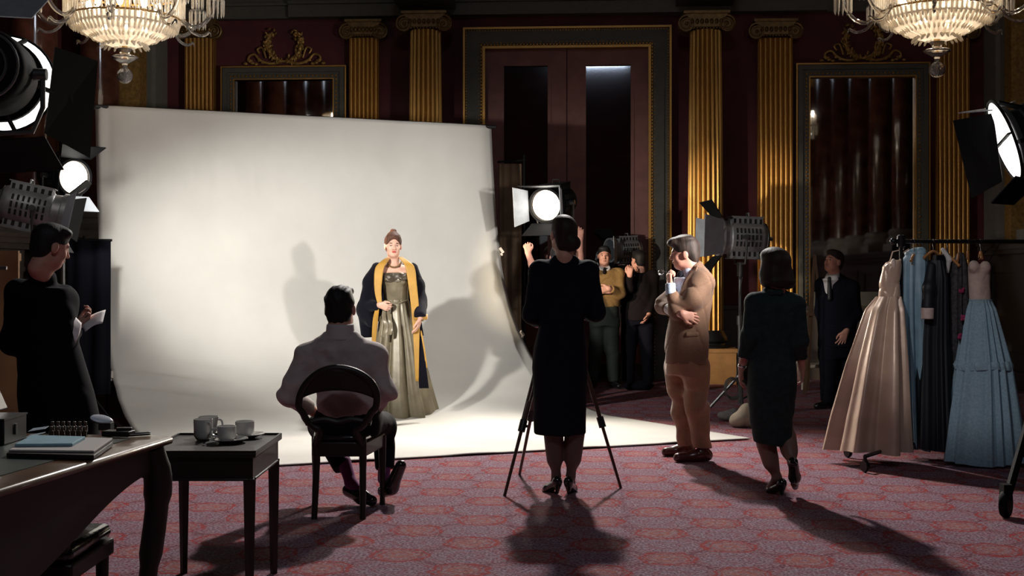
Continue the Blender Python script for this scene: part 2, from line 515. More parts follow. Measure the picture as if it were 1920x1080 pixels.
def make_carpet():
    m = bpy.data.materials.new('patterned_carpet'); m.use_nodes = True
    nt = m.node_tree; N = nt.nodes; Lk = nt.links; b = N['Principled BSDF']
    b.inputs['Roughness'].default_value = .95; b.inputs['Specular IOR Level'].default_value = .1
    tc = N.new('ShaderNodeTexCoord')
    def vm(op, a, bb=None, c=None):
        n = N.new('ShaderNodeVectorMath'); n.operation = op
        for i, q in enumerate((a, bb, c)):
            if q is None: continue
            if isinstance(q, (tuple, list)): n.inputs[i].default_value = q
            else: Lk.new(q, n.inputs[i])
        return n.outputs['Value'] if op in ('LENGTH', 'DOT_PRODUCT') else n.outputs['Vector']
    def mt(op, a, bb=None):
        n = N.new('ShaderNodeMath'); n.operation = op
        for i, q in enumerate((a, bb)):
            if q is None: continue
            if isinstance(q, (int, float)): n.inputs[i].default_value = q
            else: Lk.new(q, n.inputs[i])
        return n.outputs[0]
    def noise(s, d=2., vec=None):
        n = N.new('ShaderNodeTexNoise'); n.inputs['Scale'].default_value = s; n.inputs['Detail'].default_value = d
        Lk.new(vec or tc.outputs['Object'], n.inputs['Vector']); return n
    def mix(f, a, bb):
        n = N.new('ShaderNodeMix'); n.data_type = 'RGBA'
        if isinstance(f, (int, float)): n.inputs[0].default_value = f
        else: Lk.new(f, n.inputs[0])
        for i, q in ((6, a), (7, bb)):
            if isinstance(q, tuple): n.inputs[i].default_value = (*q, 1)
            else: Lk.new(q, n.inputs[i])
        return n.outputs[2]
    def band(x, c, w):      # 1 inside |x-c|<w, soft edge
        d = mt('ABSOLUTE', mt('SUBTRACT', x, c))
        n = N.new('ShaderNodeMapRange'); n.inputs[1].default_value = w; n.inputs[2].default_value = w * .55
        Lk.new(d, n.inputs[0]); return n.outputs[0]
    wob = vm('MULTIPLY', vm('SUBTRACT', noise(16, 3).outputs['Color'], (.5, .5, .5)), (.16, .16, 0))
    p = vm('ADD', vm('MULTIPLY', tc.outputs['Object'], (1 / .67, 1 / .60, 0)), wob)
    def cell(off):
        q = vm('ADD', p, off)
        fl = vm('FLOOR', vm('ADD', q, (.5, .5, .5)))
        return vm('MULTIPLY', vm('SUBTRACT', q, fl), (1, 1, 0))
    def rad(c, sx, sy): return vm('LENGTH', vm('MULTIPLY', c, (sx, sy, 0)))
    oval = mt('MINIMUM', rad(cell((0, 0, 0)), 1.0, .88), rad(cell((.5, .5, 0)), 1.0, .88))        # red ovals
    lobe = mt('MINIMUM', rad(cell((0, .5, 0)), .95, 1.0), rad(cell((.5, 0, 0)), .95, 1.0))          # pale lobes between them
    sp = noise(70, 4).outputs['Fac']; sp2 = noise(28, 3).outputs['Fac']
    def ramp(f, a, bb, p0=.38, p1=.62):
        n = N.new('ShaderNodeValToRGB'); n.color_ramp.elements[0].position = p0; n.color_ramp.elements[1].position = p1
        n.color_ramp.elements[0].color = (*a, 1); n.color_ramp.elements[1].color = (*bb, 1); Lk.new(f, n.inputs[0]); return n.outputs[0]
    pale = ramp(sp, (.13, .058, .088), (.41, .315, .39))
    deep = ramp(sp, (.14, .040, .058), (.41, .28, .33))
    warm = ramp(sp2, (.30, .075, .075), (.50, .32, .30))
    col = mix(mt('MULTIPLY', band(lobe, .0, .34), .9), deep, pale)
    fleck = N.new('ShaderNodeTexVoronoi'); fleck.inputs['Scale'].default_value = 24; Lk.new(tc.outputs['Object'], fleck.inputs['Vector'])
    col = mix(mt('MULTIPLY', band(fleck.outputs['Distance'], .0, .24), .70), col, (.26, .035, .05))
    col = mix(mt('MULTIPLY', band(fleck.outputs['Distance'], .40, .05), .35), col, (.30, .07, .08))
    col = mix(mt('MULTIPLY', band(lobe, .335, .012), .60), col, (.13, .016, .028))
    col = mix(mt('MULTIPLY', band(lobe, .27, .010), .45), col, (.30, .05, .055))
    col = mix(mt('MULTIPLY', band(lobe, .12, .030), .35), col, (.28, .08, .10))
    col = mix(mt('MULTIPLY', band(oval, .0, .20), .35), col, warm)
    col = mix(mt('MULTIPLY', band(oval, .205, .020), .85), col, (.36, .035, .030))
    col = mix(mt('MULTIPLY', band(oval, .150, .012), .70), col, (.40, .065, .045))
    col = mix(mt('MULTIPLY', band(oval, .07, .022), .60), col, (.40, .10, .06))
    fine = noise(240, 1)
    col = mix(mt('MULTIPLY', fine.outputs['Fac'], .45), col, (.06, .016, .026))
    Lk.new(col, b.inputs['Base Color'])
    bp = N.new('ShaderNodeBump'); bp.inputs['Strength'].default_value = .5; bp.inputs['Distance'].default_value = .006
    Lk.new(noise(300, 1).outputs['Fac'], bp.inputs['Height']); Lk.new(bp.outputs['Normal'], b.inputs['Normal'])
    return m
M_carpet = make_carpet()

def struct(name, mb, m, label=None, smooth=40, parent=None, bevel=0):
    me = mesh_from(name, mb, m, None, smooth)
    o = bpy.data.objects.new(name, me); COL.objects.link(o)
    if parent is not None:
        o.parent = parent
    else:
        o.matrix_world = RM
        o['kind'] = 'structure'
    if bevel:
        md = o.modifiers.new('bevel', 'BEVEL'); md.width = bevel; md.segments = 2; md.limit_method = 'ANGLE'
    if label: o['label'] = label
    return o
HW = 5.6; ZC = 7.6; YB = -20.5
def bx(mb, u0, u1, v0, v1, z0, z1):
    return mb.box(((u0 + u1) / 2, -(v0 + v1) / 2, (z0 + z1) / 2), (abs(u1 - u0), abs(v1 - v0), z1 - z0))

struct('floor', bx(MB(), -6.9, 6.9, -.3, 20.8, -.1, 0), M_carpet, 'red and mauve patterned carpet covering the ballroom floor')
struct('ceiling', bx(MB(), -6.9, 6.9, -.3, 20.8, ZC, ZC + .15), M_ceil)
struct('wall_back', bx(MB(), -6.9, 6.9, -.3, 0, 0, ZC), M_wall, 'dark red far wall behind the columns')
struct('wall_front', bx(MB(), -6.9, 6.9, 20.5, 20.8, 0, ZC), M_wall)
for s, nm in ((-1, 'left'), (1, 'right')):
    struct('wall_' + nm, bx(MB(), s * 6.5, s * 6.8, 0, 20.5, 0, ZC), M_wall)
    m = MB()      # dado with cap and base mouldings, recessed panels
    bx(m, s * 5.62, s * 6.5, .02, 20.5, 0, 1.74)
    bx(m, s * 5.52, s * 6.5, .02, 20.5, 1.74, 1.80); bx(m, s * 5.56, s * 6.5, .02, 20.5, 1.68, 1.74)
    bx(m, s * 5.50, s * 6.5, .02, 20.5, 1.80, 1.84)
    bx(m, s * 5.56, s * 5.7, .02, 20.5, 0, .22)
    for k in range(9):
        v0 = .35 + k * 1.85
        for (a, b_, c, d) in ((v0, v0 + 1.3, 1.45, 1.5), (v0, v0 + 1.3, .4, .45), (v0, v0 + .05, .4, 1.5), (v0 + 1.25, v0 + 1.3, .4, 1.5)):
            bx(m, s * 5.595, s * 5.63, a, b_, c, d)
    struct('trim_1' if s < 0 else 'trim_2', m, M_dado, 'dark panelled dado below the %s wall columns' % nm)
    m = MB()      # end pier next to the corner
    bx(m, s * 5.6, s * 6.5, .05, .52, 1.84, 6.2)
    bx(m, s * 5.66, s * 6.5, .52, .85, 1.84, 6.2)
    struct('trim_3' if s < 0 else 'trim_4', m, mat('pier_plaster', (.17, .15, .12), .7, var=.1), 'grey plaster pier in the %s corner' % nm)
    m = MB(); bx(m, s * 5.6, s * 6.4, .87, 1.12, 1.84, 6.2)
    struct('trim_5' if s < 0 else 'trim_6', m, M_goldd, 'gilded strip beside the %s pier' % nm)

# red marble side columns on stone bases standing on the dado
def side_column(u, v, label):
    c = RP(u, v, 1.84)
    t = thing('marble_column', label, 'column', c, -TH, 'red marble columns along the side walls')
    t['kind'] = 'structure'
    b = MB(); b.box((0, 0, .07), (.66, .66, .14))
    b.lathe([(.31, .14), (.335, .17), (.335, .22), (.30, .25), (.285, .28), (.30, .30), (.31, .33), (.30, .37), (.262, .40)], n=28)
    part('base', b, M_stone, t, world=False)
    part('shaft', MB().lathe([(.255, .40), (.25, 1.5), (.235, 3.0), (.215, 4.3)], n=32), M_marble, t, world=False)
    b = MB(); b.lathe([(.22, 4.3), (.25, 4.32), (.24, 4.36), (.33, 4.65), (.36, 4.68)], n=28); b.box((0, 0, 4.73), (.72, .72, .1))
    part('capital', b, M_goldd, t, world=False)
    return t
places = ['nearest the far corner', 'second from the far corner', 'third from the far corner', 'fourth from the far corner', 'fifth from the far corner', 'sixth from the far corner', 'seventh from the far corner', 'eighth from the far corner']
proto = None
for s, nm in ((1, 'right'), (-1, 'left')):
    for k in range(8):
        lab = 'polished red marble column on the %s wall ledge, %s' % (nm, places[k])
        if proto is None:
            proto = side_column(s * 5.93, 1.62, lab)
        else:
            c = copy_tree(proto); c.location = RP(s * 5.93, 1.62 + 1.85 * k, 1.84); c['label'] = lab

# entablature over the far wall
m = MB()
for (u0, u1, vv) in ((-5.6, -3.85, .12), (-3.85, -2.3, .2), (-2.3, 2.3, .2), (2.3, 3.5, .2), (3.5, 5.6, .12)):
    bx(m, u0, u1, 0, vv, 4.98, 5.5); bx(m, u0, u1, 0, vv + .05, 5.15, 5.19); bx(m, u0, u1, 0, vv + .14, 5.5, 5.62)
for uc in (U(798, .45), U(1323, .45)):
    bx(m, uc - .38, uc + .38, 0, .85, 5.05, 5.5)
bx(m, -5.6, 5.6, 0, .5, 5.62, 5.8)
struct('trim_7', m, M_frame, 'dark grey entablature running above the gilded columns')
m = MB(); bx(m, -5.6, 5.6, 0, .06, 0, .95); bx(m, -5.6, 5.6, 0, .09, .95, 1.0); bx(m, -5.6, 5.6, 0, .1, 0, .2)
struct('baseboard_back', m, M_dado, 'dark low panelling along the far wall')

# fluted columns and pilasters
def volute(mb, c, s, r0, ax, vdir):
    pts = []; rr = []
    for i in range(46):
        t = i / 45
        a = PI / 2 - s * t * 2.4 * 2 * PI
        r = r0 * (1 - t) ** .85 + .006
        pts.append(V(c) + V(ax) * math.cos(a) * r + V((0, 0, 1)) * math.sin(a) * r); rr.append(.017 * (1 - .55 * t))
    mb.tube(pts, rr, 7)
    mb.sph(V(c) + V(vdir) * .01, .02, 8)
def capital(mb, uc, v, z, hw, depth):
    """ionic capital: abacus, two scrolls, egg moulding"""
    bx(mb, uc - hw * 1.28, uc + hw * 1.28, v - depth, v + hw * .35 + .02, z + .235, z + .27)
    bx(mb, uc - hw * 1.2, uc + hw * 1.2, v - depth, v + hw * .3, z + .20, z + .235)
    f = v + hw * .35
    for s in (-1, 1):
        cc = (uc + s * hw * 1.12, -f, z + .10)
        mb.cyl((cc[0], -f + .02, cc[2]), (cc[0], -(v - depth), cc[2]), .085, n=20)
        volute(mb, cc, s, .105, (1, 0, 0), (0, -1, 0))
    bx(mb, uc - hw * 1.05, uc + hw * 1.05, v - depth, f - .01, z + .06, z + .20)
    n = 7
    for i in range(n):
        uu = uc - hw * .8 + hw * 1.6 * i / (n - 1)
        mb.sph((uu, -f, z + .13), (.026, .03, .036), 8)
    for i in range(11):
        uu = uc - hw * .9 + hw * 1.8 * i / 10
        mb.sph((uu, -f - .005, z + .045), .017, 6)
def column(px, label):
    v = .55; uc = U(px, v); zb, zt = ZW(646, uc, v + .25), ZW(52, uc, v + .25)
    t = thing('fluted_column', label, 'column', RP(uc, v, 0), -TH, 'round gilded columns beside the door')
    t['kind'] = 'structure'
    R = .235
    m = MB(RM); nf = 22
    def fn(a, b):
        th = a * 2 * PI; z = zb + .16 + (zt - zb - .16) * b
        fl = abs(math.sin(nf * th / 2)) ** .55
        r = (R - .028 * fl) * (1 - .12 * b ** 2)
        return (uc + r * math.cos(th), -v + r * math.sin(th), z)
    m.grid(fn, nf * 8, 6, True)
    part('shaft', m, M_gold, t, smooth=60)
    m = MB(RM)
    m.lathe([(R, .24), (R + .02, .2), (R + .05, .15), (R + .05, .1), (R + .02, .07), (R + .03, .05), (R + .08, .03), (R + .08, 0)], (uc, -v, zb - .06), n=32)
    part('base', m, M_black, t)
    m = MB(RM); bx(m, uc - .36, uc + .36, 0, v + .36, 0, zb - .06); bx(m, uc - .38, uc + .38, 0, v + .38, zb - .1, zb - .05)
    part('pedestal', m, mat('brown_pedestal', (.30, .155, .06), .55, var=.15), t)
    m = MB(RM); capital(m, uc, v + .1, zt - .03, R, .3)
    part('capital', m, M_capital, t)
def pilaster(px, w, label):
    v = .1; uc = U(px, v); hw = w / 2; zb, zt = .62, ZW(71, uc, v)
    t = thing('fluted_pilaster', label, 'column', RP(uc, v, 0), -TH, 'flat gilded pilasters on the far wall')
    t['kind'] = 'structure'
    m = MB(RM); nf = 7
    def fn(a, b):
        return (uc + (a - .5) * w, -(v + .05 - .035 * abs(math.sin(nf * PI * a)) ** .55), zb + (zt - zb) * b)
    m.grid(fn, nf * 8, 4)
    bx(m, uc - hw, uc + hw, 0, v + .012, zb, zt)
    part('shaft', m, M_gold, t, smooth=60)
    m = MB(RM); bx(m, uc - hw - .05, uc + hw + .05, 0, v + .1, 0, .5); bx(m, uc - hw - .03, uc + hw + .03, 0, v + .08, .5, zb)
    part('pedestal', m, M_dado, t)
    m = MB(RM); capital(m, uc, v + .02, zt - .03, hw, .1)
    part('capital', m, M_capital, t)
column(798, 'round gilded fluted column left of the tall door')
column(1323, 'brightly lit round gilded fluted column right of the tall door')
pilaster(683, .40, 'flat gilded pilaster between the left mirror and the round column')
pilaster(1453, .46, 'flat gilded pilaster behind the walking woman')
pilaster(375, .40, 'flat gilded pilaster left of the left mirror')
pilaster(1786, .42, 'flat gilded pilaster right of the right mirror, behind the clothes rail')

# ---- door with frame
v0 = .05
uL, uR = U(870, v0), U(1258, v0); zT = ZW(53, 0, v0)
iL, iR = U(909, v0), U(1217, v0); zI = ZW(91, 0, v0)
m = MB()
def frame_boards(mb, a0, a1, zt, b0, b1, zi, va, vb, z0=0.):
    bx(mb, a0, b0, va, vb, z0, zt); bx(mb, b1, a1, va, vb, z0, zt); bx(mb, b0, b1, va, vb, zi, zt)
frame_boards(m, uL + .03, uR - .03, zT - .03, iL, iR, zI, 0, .16)
frame_boards(m, uL + .10, uR - .10, zT - .10, iL - .03, iR + .03, zI + .03, .16, .19)
fr = struct('trim_8', m, M_frame, 'tall grey door surround with gilded beads')
def bead_frame(mb, a0, a1, zt, v, r, step, z0):
    pts = []
    z = z0
    while z < zt: pts.append((a0, z)); pts.append((a1, z)); z += step
    u = a0
    while u <= a1: pts.append((u, zt)); u += step
    for (u, z) in pts:
        mb.sph((u, -v, z), (r, r, r * 1.25), 6)
m = MB()
frame_boards(m, uL, uR, zT, uL + .028, uR - .028, zT - .028, 0, .2)
frame_boards(m, iL - .02, iR + .02, zI + .02, iL + .015, iR - .015, zI - .015, 0, .2)
bead_frame(m, uL + .042, uR - .042, zT - .042, .165, .012, .038, .1)
bead_frame(m, iL - .035, iR + .035, zI + .035, .2, .017, .045, .1)
bead_frame(m, iL - .068, iR + .068, zI + .068, .192, .009, .05, .1)
struct('trim_9', m, M_gold, 'gilded bead mouldings of the door surround')
def door(name, a0, a1, g0, g1, side, label):
    o = struct(name, MB(), M_door, label)
    zg0, zg1 = .75, ZW(122, 0, .0)
    m = MB()
    bx(m, a0, g0, .0, .07, 0, zI); bx(m, g1, a1, .0, .07, 0, zI); bx(m, g0, g1, .0, .07, 0, zg0); bx(m, g0, g1, .0, .07, zg1, zI)
    for (p, q) in ((g0 - .025, g0 + .02), (g1 - .02, g1 + .025)):
        bx(m, p, q, .07, .085, zg0, zg1)
    bx(m, g0, g1, .07, .085, zg1 - .02, zg1 + .025); bx(m, g0, g1, .07, .085, zg0 - .02, zg0 + .025)
    o.data = mesh_from(name, m, M_door, None, 40)
    g = MB(); bx(g, g0, g1, .01, .035, zg0, zg1)
    struct('pane', g, M_doorglass, 'dark mirrored door pane', parent=o)
    h = MB(); uu = a1 - .06 if side < 0 else a0 + .06
    h.sph((uu, -.12, 1.05), (.03, .025, .03), 12); h.cyl((uu, -.07, 1.05), (uu, -.12, 1.05), .012, n=10)
    bx(h, uu - .025, uu + .025, .07, .08, .9, 1.2)
    struct('handle', h, M_goldd, 'gilt door knob and plate', parent=o)
dm = U(1063, 0)
door('door_1', iL, dm - .006, U(943, 0), U(1030, 0), -1, 'left mahogany door leaf with mirrored pane')
door('door_2', dm + .006, iR, U(1096, 0), U(1185, 0), 1, 'right mahogany door leaf with mirrored pane')

# ---- wall mirrors and gilt wreaths
def wall_mirror(px0, px1, py0, zb, label):
    a0, a1 = U(px0, .08), U(px1, .08); zt = ZW(py0, (a0 + a1) / 2, .08)
    t = thing('wall_mirror', label, 'mirror', RP((a0 + a1) / 2, .04, zb), -TH, 'tall framed mirrors on the far wall')
    w = .19
    m = MB(RM); frame_boards(m, a0, a1, zt, a0 + w, a1 - w, zt - w, .0, .10, zb); bx(m, a0, a1, 0, .1, zb, zb + w)
    frame_boards(m, a0 + .03, a1 - .03, zt - .03, a0 + .09, a1 - .09, zt - .09, .1, .13, zb)
    part('frame', m, M_frame, t)
    m = MB(RM); frame_boards(m, a0, a1, zt, a0 + .02, a1 - .02, zt - .02, .0, .125, zb)
    frame_boards(m, a0 + w - .015, a1 - w + .015, zt - w + .015, a0 + w, a1 - w, zt - w, .0, .11, zb)
    bead_frame(m, a0 + w - .05, a1 - w + .05, zt - w + .05, .11, .014, .055, zb + .05)
    part('gilt_beading', m, M_gold, t)
    m = MB(RM); bx(m, a0 + w, a1 - w, .005, .03, zb + w, zt - w)
    part('glass', m, M_mirror, t)
    return (a0 + a1) / 2, zt
uA, zA = wall_mirror(415, 650, 124, 1.0, 'framed wall mirror partly hidden behind the white backdrop')
uB, zB = wall_mirror(1492, 1743, 118, 1.0, 'tall framed wall mirror behind the man in the black suit')
def wreath(uc, zb, label):
    t = thing('gilt_wreath', label, 'ornament', RP(uc, .02, zb), -TH, 'gilt wreath ornaments above the mirrors')
    rnd = random.Random(3); m = MB(RM); cz = zb + .27
    for s in (-1, 1):
        arc = []
        for i in range(15):
            a = -PI / 2 + s * (i / 14) * 2.35
            arc.append((uc + .23 * math.cos(a), -.05, cz + .24 * math.sin(a)))
        m.tube(arc, [.018 + .014 * math.sin(PI * i / 14) for i in range(15)], 7)
        for i in range(2, 15):
            p = V(arc[i])
            for k in range(4):
                q = p + V((rnd.uniform(-.055, .055), rnd.uniform(-.03, .0), rnd.uniform(-.05, .05)))
                R = Euler((rnd.uniform(0, 3), rnd.uniform(0, 3), rnd.uniform(0, 3))).to_matrix()
                m.sph(q, (.034, .014, .02), 7, R)
    part('laurel', m, M_goldd, t)
    for s in (-1, 1):
        m = MB(RM)
        pts = catmull([(uc + s * .04, -.04, zb + .03), (uc + s * .2, -.05, zb + .0), (uc + s * .34, -.05, zb + .05), (uc + s * .42, -.05, zb + .13), (uc + s * .50, -.05, zb + .10), (uc + s * .50, -.05, zb + .03), (uc + s * .45, -.05, zb + .05)], 5)
        m.tube(pts, [.024 - .012 * i / len(pts) for i in range(len(pts))], 7)
        pts = catmull([(uc + s * .26, -.05, zb + .08), (uc + s * .31, -.05, zb + .22), (uc + s * .38, -.05, zb + .2), (uc + s * .35, -.05, zb + .14)], 5)
        m.tube(pts, .014, 6)
        for k in range(6):
            m.sph((uc + s * (.3 + .05 * k), -.05, zb + .02 + .03 * math.sin(k * 2)), (.03, .018, .022), 7)
        part('scroll', m, M_goldd, t)
wreath(uA, zA + .04, 'gilt wreath ornament above the left mirror')
wreath(U(1617, .02), zB + .04, 'gilt wreath ornament above the right mirror, below the chandelier')

# ================================================================ WHITE BACKDROP
M_cloth = mat('white_backdrop_cloth', (.60, .58, .54), .85, var=.04, scale=2.2, bump=.25, bscale=260)
SP = np.array([0, .03, .08, .12, .24, .41, .60, .82, 1.10, 1.45, 1.85, 2.25, 3.2, 4.30])
ZP = np.array([3.13, 2.75, 2.30, 2.02, 1.48, 1.06, .76, .52, .31, .15, .055, .012, .012, .012])
TL, TR = V((-4.20, 12.40, 0)), V((-.21, 14.10, 0))
FLc, FRc = V((-2.26, 8.80, 0)), V((2.05, 10.50, 0))
M_rail = mat('black_rail', (.012, .012, .013), .5)
t = thing('backdrop', 'large white cloth backdrop sweeping from its rail down over the carpet', 'backdrop', (TL + TR) / 2)
nU, nV = 90, 150
# even parameter along the profile
seg = np.concatenate([[0], np.cumsum(np.hypot(np.diff(SP), np.diff(ZP)))])
tt = np.linspace(0, seg[-1], nV + 1)
kS = np.interp(tt, seg, SP); kZ = np.interp(tt, seg, ZP)
for _ in range(6):
    kS[1:-1] = .5 * kS[1:-1] + .25 * (kS[:-2] + kS[2:]); kZ[1:-1] = .5 * kZ[1:-1] + .25 * (kZ[:-2] + kZ[2:])
def cloth(a, b):
    j = int(round(b * nV)); s, z = kS[j], kZ[j]
    top = TL.lerp(TR, a); fr_ = FLc.lerp(FRc, a)
    e = (fr_ - top); e.normalize()
    L = (fr_ - top).length / 4.30
    p = top + e * s * L; p.z = z
    # sag, side hems and wrinkles
    edge = max(0, 1 - a / .05) + max(0, 1 - (1 - a) / .03)
    hang = min(1, max(0, (z - .3) / 1.0))
    p += e * (-.05 * edge * hang + .012 * math.sin(a * 23 + .5) * hang * (1 - hang * .5))
    w = math.exp(-((z - 2.45) / .16) ** 2) * math.exp(-((a - .22) / .16) ** 2)
    p += e * .020 * w * math.sin(a * 190 + 3 * math.sin(a * 40))
    w2 = math.exp(-((a - .10) / .10) ** 2) * math.exp(-((z - .35) / .16) ** 2)
    p.z += .034 * w2 * math.sin(z * 42 + a * 30)
    if z < .05:
        p.z += .0 + .006 * max(0, math.sin(a * 31)) * (1 if s > 3.9 else 0)
        if s > 4.2 and a < .06: p.z += .03 * (1 - a / .06)
    w3 = math.exp(-(a / .035) ** 2) * hang
    p += e * .018 * w3 * math.sin(a * 330 + z * 1.5)
    p.z = max(p.z, .010)
    return p
part('cloth', MB().grid(cloth, nU, nV), M_cloth, t, smooth=180, solid=.006)
ex = (TR - TL).normalized()
m = MB(); m.tube([TL - ex * .02 + V((0, .04, 3.12)), TR + ex * .02 + V((0, .04, 3.12))], .022, 10)
part('rail', m, M_rail, t)
for q, nm in ((TL + ex * .08, 0), (TR - ex * .08, 1)):
    m = MB(); b0 = q + V((-.02, .12, 0)) if nm == 0 else q + V((-.05, .12, 0))
    m.tube([b0 + V((0, 0, .01)), b0 + V((0, 0, 3.1))], .02, 10)
    for a in (.9, 2.6):
        m.tube([b0 + V((0, 0, .5)), b0 + V((.4 * math.cos(a), .4 * math.sin(a), .015))], .013, 8)
    part('stand', m, M_rail, t)
M_tape = mat('white_tape', (.42, .38, .34), .7)
e0 = (FLc - TL).normalized(); e1 = (FRc - TR).normalized()
for k, (a, jz, dx) in enumerate(((0, 3.12, -.02), (0, .80, -.0), (0, .45, 0), (1, 1.70, .02), (1, .75, .02))):
    j = int(np.argmin(np.abs(kZ - jz))); p = cloth(a, j / nV)
    m = MB(); R = Euler((.2, .2 * k, .3 + k)).to_matrix()
    m.box(p + V((dx, -.02, 0)), (.03, .02, .07), R); m.box(p + V((dx, -.02, -.045)), (.02, .02, .03), R)
    part('clip', m, M_tape, t, label='small white clip on the cloth edge')
# ================================================================ PEOPLE: parts of a figure
M_skin = mat('fair_skin', (.62, .36, .27), .5, var=.06, scale=20, spec=.35)
M_skinw = mat('rosy_skin', (.55, .27, .20), .5, var=.08, scale=20, spec=.35)
M_lip = mat('red_lips', (.42, .07, .06), .4)
M_lipm = mat('pale_lips', (.42, .17, .13), .5)
M_eye = mat('dark_eyes', (.03, .02, .015), .3)
M_brow = mat('dark_brows', (.07, .04, .025), .7)
M_stock = mat('sheer_stockings', (.12, .075, .06), .55)
M_hairbrown = mat('brown_hair', (.075, .030, .018), .62, spec=.3, var=.4, scale=60, bump=.22, bscale=120, stretch=(1, .45, .22))
M_hairblack = mat('black_hair', (.010, .008, .009), .62, spec=.3, var=.3, scale=60, bump=.22, bscale=120, stretch=(1, .45, .22))
M_hairgrey = mat('greying_brown_hair', (.042, .027, .022), .62, spec=.3, var=.6, scale=45, bump=.22, bscale=120, stretch=(1, .45, .22))
M_hairdark = mat('dark_brown_hair', (.025, .013, .010), .62, spec=.3, var=.4, scale=60, bump=.22, bscale=120, stretch=(1, .45, .22))

def hframe(f, up=(0, 0, 1)):
    f = V(f).normalized(); up = V(up)
    x = f.cross(up).normalized(); u = x.cross(f).normalized()
    return Matrix((x, f, u)).transposed()          # columns: right, forward, up
def head(c, f, up=(0, 0, 1), s=1., female=True, lips=None):
    """skull, face, nose, lips, ears; c = middle of the head; returns prims and paint rules"""
    R = hframe(f, up); c = V(c)
    def W(x, y, z): return c + R @ (V((x, y, z)) * s)
    def E(p, r, k=.02, sub=False): return El(W(*p), tuple(q * s for q in r), k, R, sub)
    j = .9 if female else 1.06
    pr = [E((0, -.012, .035), (.076, .094, .086), .02),
          E((0, .030, -.025), (.061, .058, .088), .03),
          E((0, .052, -.088), (.030 * j, .030, .024), .03),
          E((.030, .028, -.072), (.030 * j, .036, .026 * j), .03), E((-.030, .028, -.072), (.030 * j, .036, .026 * j), .03),
          E((.036, .062, -.028), (.022, .020, .024), .02), E((-.036, .062, -.028), (.022, .020, .024), .02),
          E((0, .078, .026), (.046, .014, .012), .016),
          Cn(W(0, .084, .016), W(0, .106, -.026), .008 * s, .0115 * s, .010),
          E((.010, .094, -.031), (.009, .010, .007), .006), E((-.010, .094, -.031), (.009, .010, .007), .006),
          E((.031, .092, .004), (.016, .012, .010), .012, True), E((-.031, .092, .004), (.016, .012, .010), .012, True),
          E((.031, .076, .004), (.0135, .0105, .0085), .004), E((-.031, .076, .004), (.0135, .0105, .0085), .004),
          E((0, .088, -.052), (.022, .010, .006), .006), E((0, .087, -.062), (.019, .010, .007), .006),
          E((.079, -.006, -.008), (.010, .022, .033), .008), E((-.079, -.006, -.008), (.010, .022, .033), .008),
          Cn(W(0, -.022, -.04), W(0, -.040, -.135), .052 * s * (.93 if female else 1.08), .056 * s * (.9 if female else 1.1), .03)]
    Rn = np.array(R)
    rules = [(W(0, .095, -.057), np.array((.023, .016, .0105)) * s, Rn, 1),
             (W(.031, .087, .004), np.array((.0115, .01, .0062)) * s, Rn, 2), (W(-.031, .087, .004), np.array((.0115, .01, .0062)) * s, Rn, 2),
             (W(.033, .086, .027), np.array((.019, .018, .0048)) * s, Rn, 3), (W(-.033, .086, .027), np.array((.019, .018, .0048)) * s, Rn, 3)]
    return pr, rules, R, W
def hair_prims(W, R, s, style):
    def E(p, r, k=.02, sub=False): return El(W(*p), tuple(q * s for q in r), k, R, sub)
    if style == 'short':
        return [E((0, -.020, .045), (.083, .102, .088)), E((0, .038, .098), (.060, .046, .028), .03), E((.030, .050, .094), (.042, .028, .020), .02), E((0, -.055, -.02), (.072, .055, .07), .03),
                E((0, .118, -.040), (.074, .075, .108), .012, True),
                E((.09, .03, -.045), (.035, .05, .075), .01, True), E((-.09, .03, -.045), (.035, .05, .075), .01, True)]
    if style == 'wavy':
        return [E((0, -.020, .045), (.088, .106, .094)), E((0, .060, .100), (.066, .056, .036), .03), E((0, .095, .085), (.045, .025, .022), .02), E((0, -.060, -.02), (.076, .056, .075), .03),
                E((.04, -.01, .12), (.045, .07, .03), .02), E((-.045, -.02, .11), (.045, .07, .03), .02),
                E((0, .126, -.040), (.074, .075, .112), .012, True),
                E((.095, .028, -.040), (.035, .045, .07), .01, True), E((-.095, .028, -.040), (.035, .045, .07), .01, True)]
    if style == 'bun':          # swept back with a low roll
        return [E((0, -.020, .040), (.084, .102, .092)), E((0, .020, .085), (.070, .07, .045), .03), E((0, -.062, -.015), (.074, .052, .075), .03),
                E((.034, -.100, -.050), (.054, .046, .052), .015), E((0, -.060, -.060), (.060, .040, .055), .03),
                E((0, .118, -.035), (.080, .075, .105), .012, True)]
    if style == 'topbun':
        return [E((0, -.015, .045), (.087, .104, .088)), E((0, .035, .092), (.064, .05, .034), .03), E((0, -.03, .110), (.050, .055, .034), .025), E((-.004, -.035, .148), (.033, .034, .022), .010), E((0, -.055, -.01), (.076, .055, .08), .03),
                E((0, .118, -.020), (.073, .075, .104), .012, True), E((.088, .045, -.05), (.03, .05, .075), .01, True), E((-.088, .045, -.05), (.03, .05, .075), .01, True)]
    if style == 'bob':
        return [E((0, -.020, .045), (.094, .108, .090)), E((0, .025, .090), (.076, .075, .045), .03), E((.075, -.01, -.06), (.045, .07, .085), .03), E((-.070, -.01, -.05), (.040, .07, .080), .03), E((0, -.075, -.055), (.090, .05, .085), .03),
                E((.10, -.03, -.105), (.035, .05, .035), .03), E((-.085, -.03, -.095), (.03, .045, .03), .03), E((0, -.09, -.10), (.095, .04, .03), .03),
                E((0, .125, -.045), (.075, .075, .115), .012, True)]
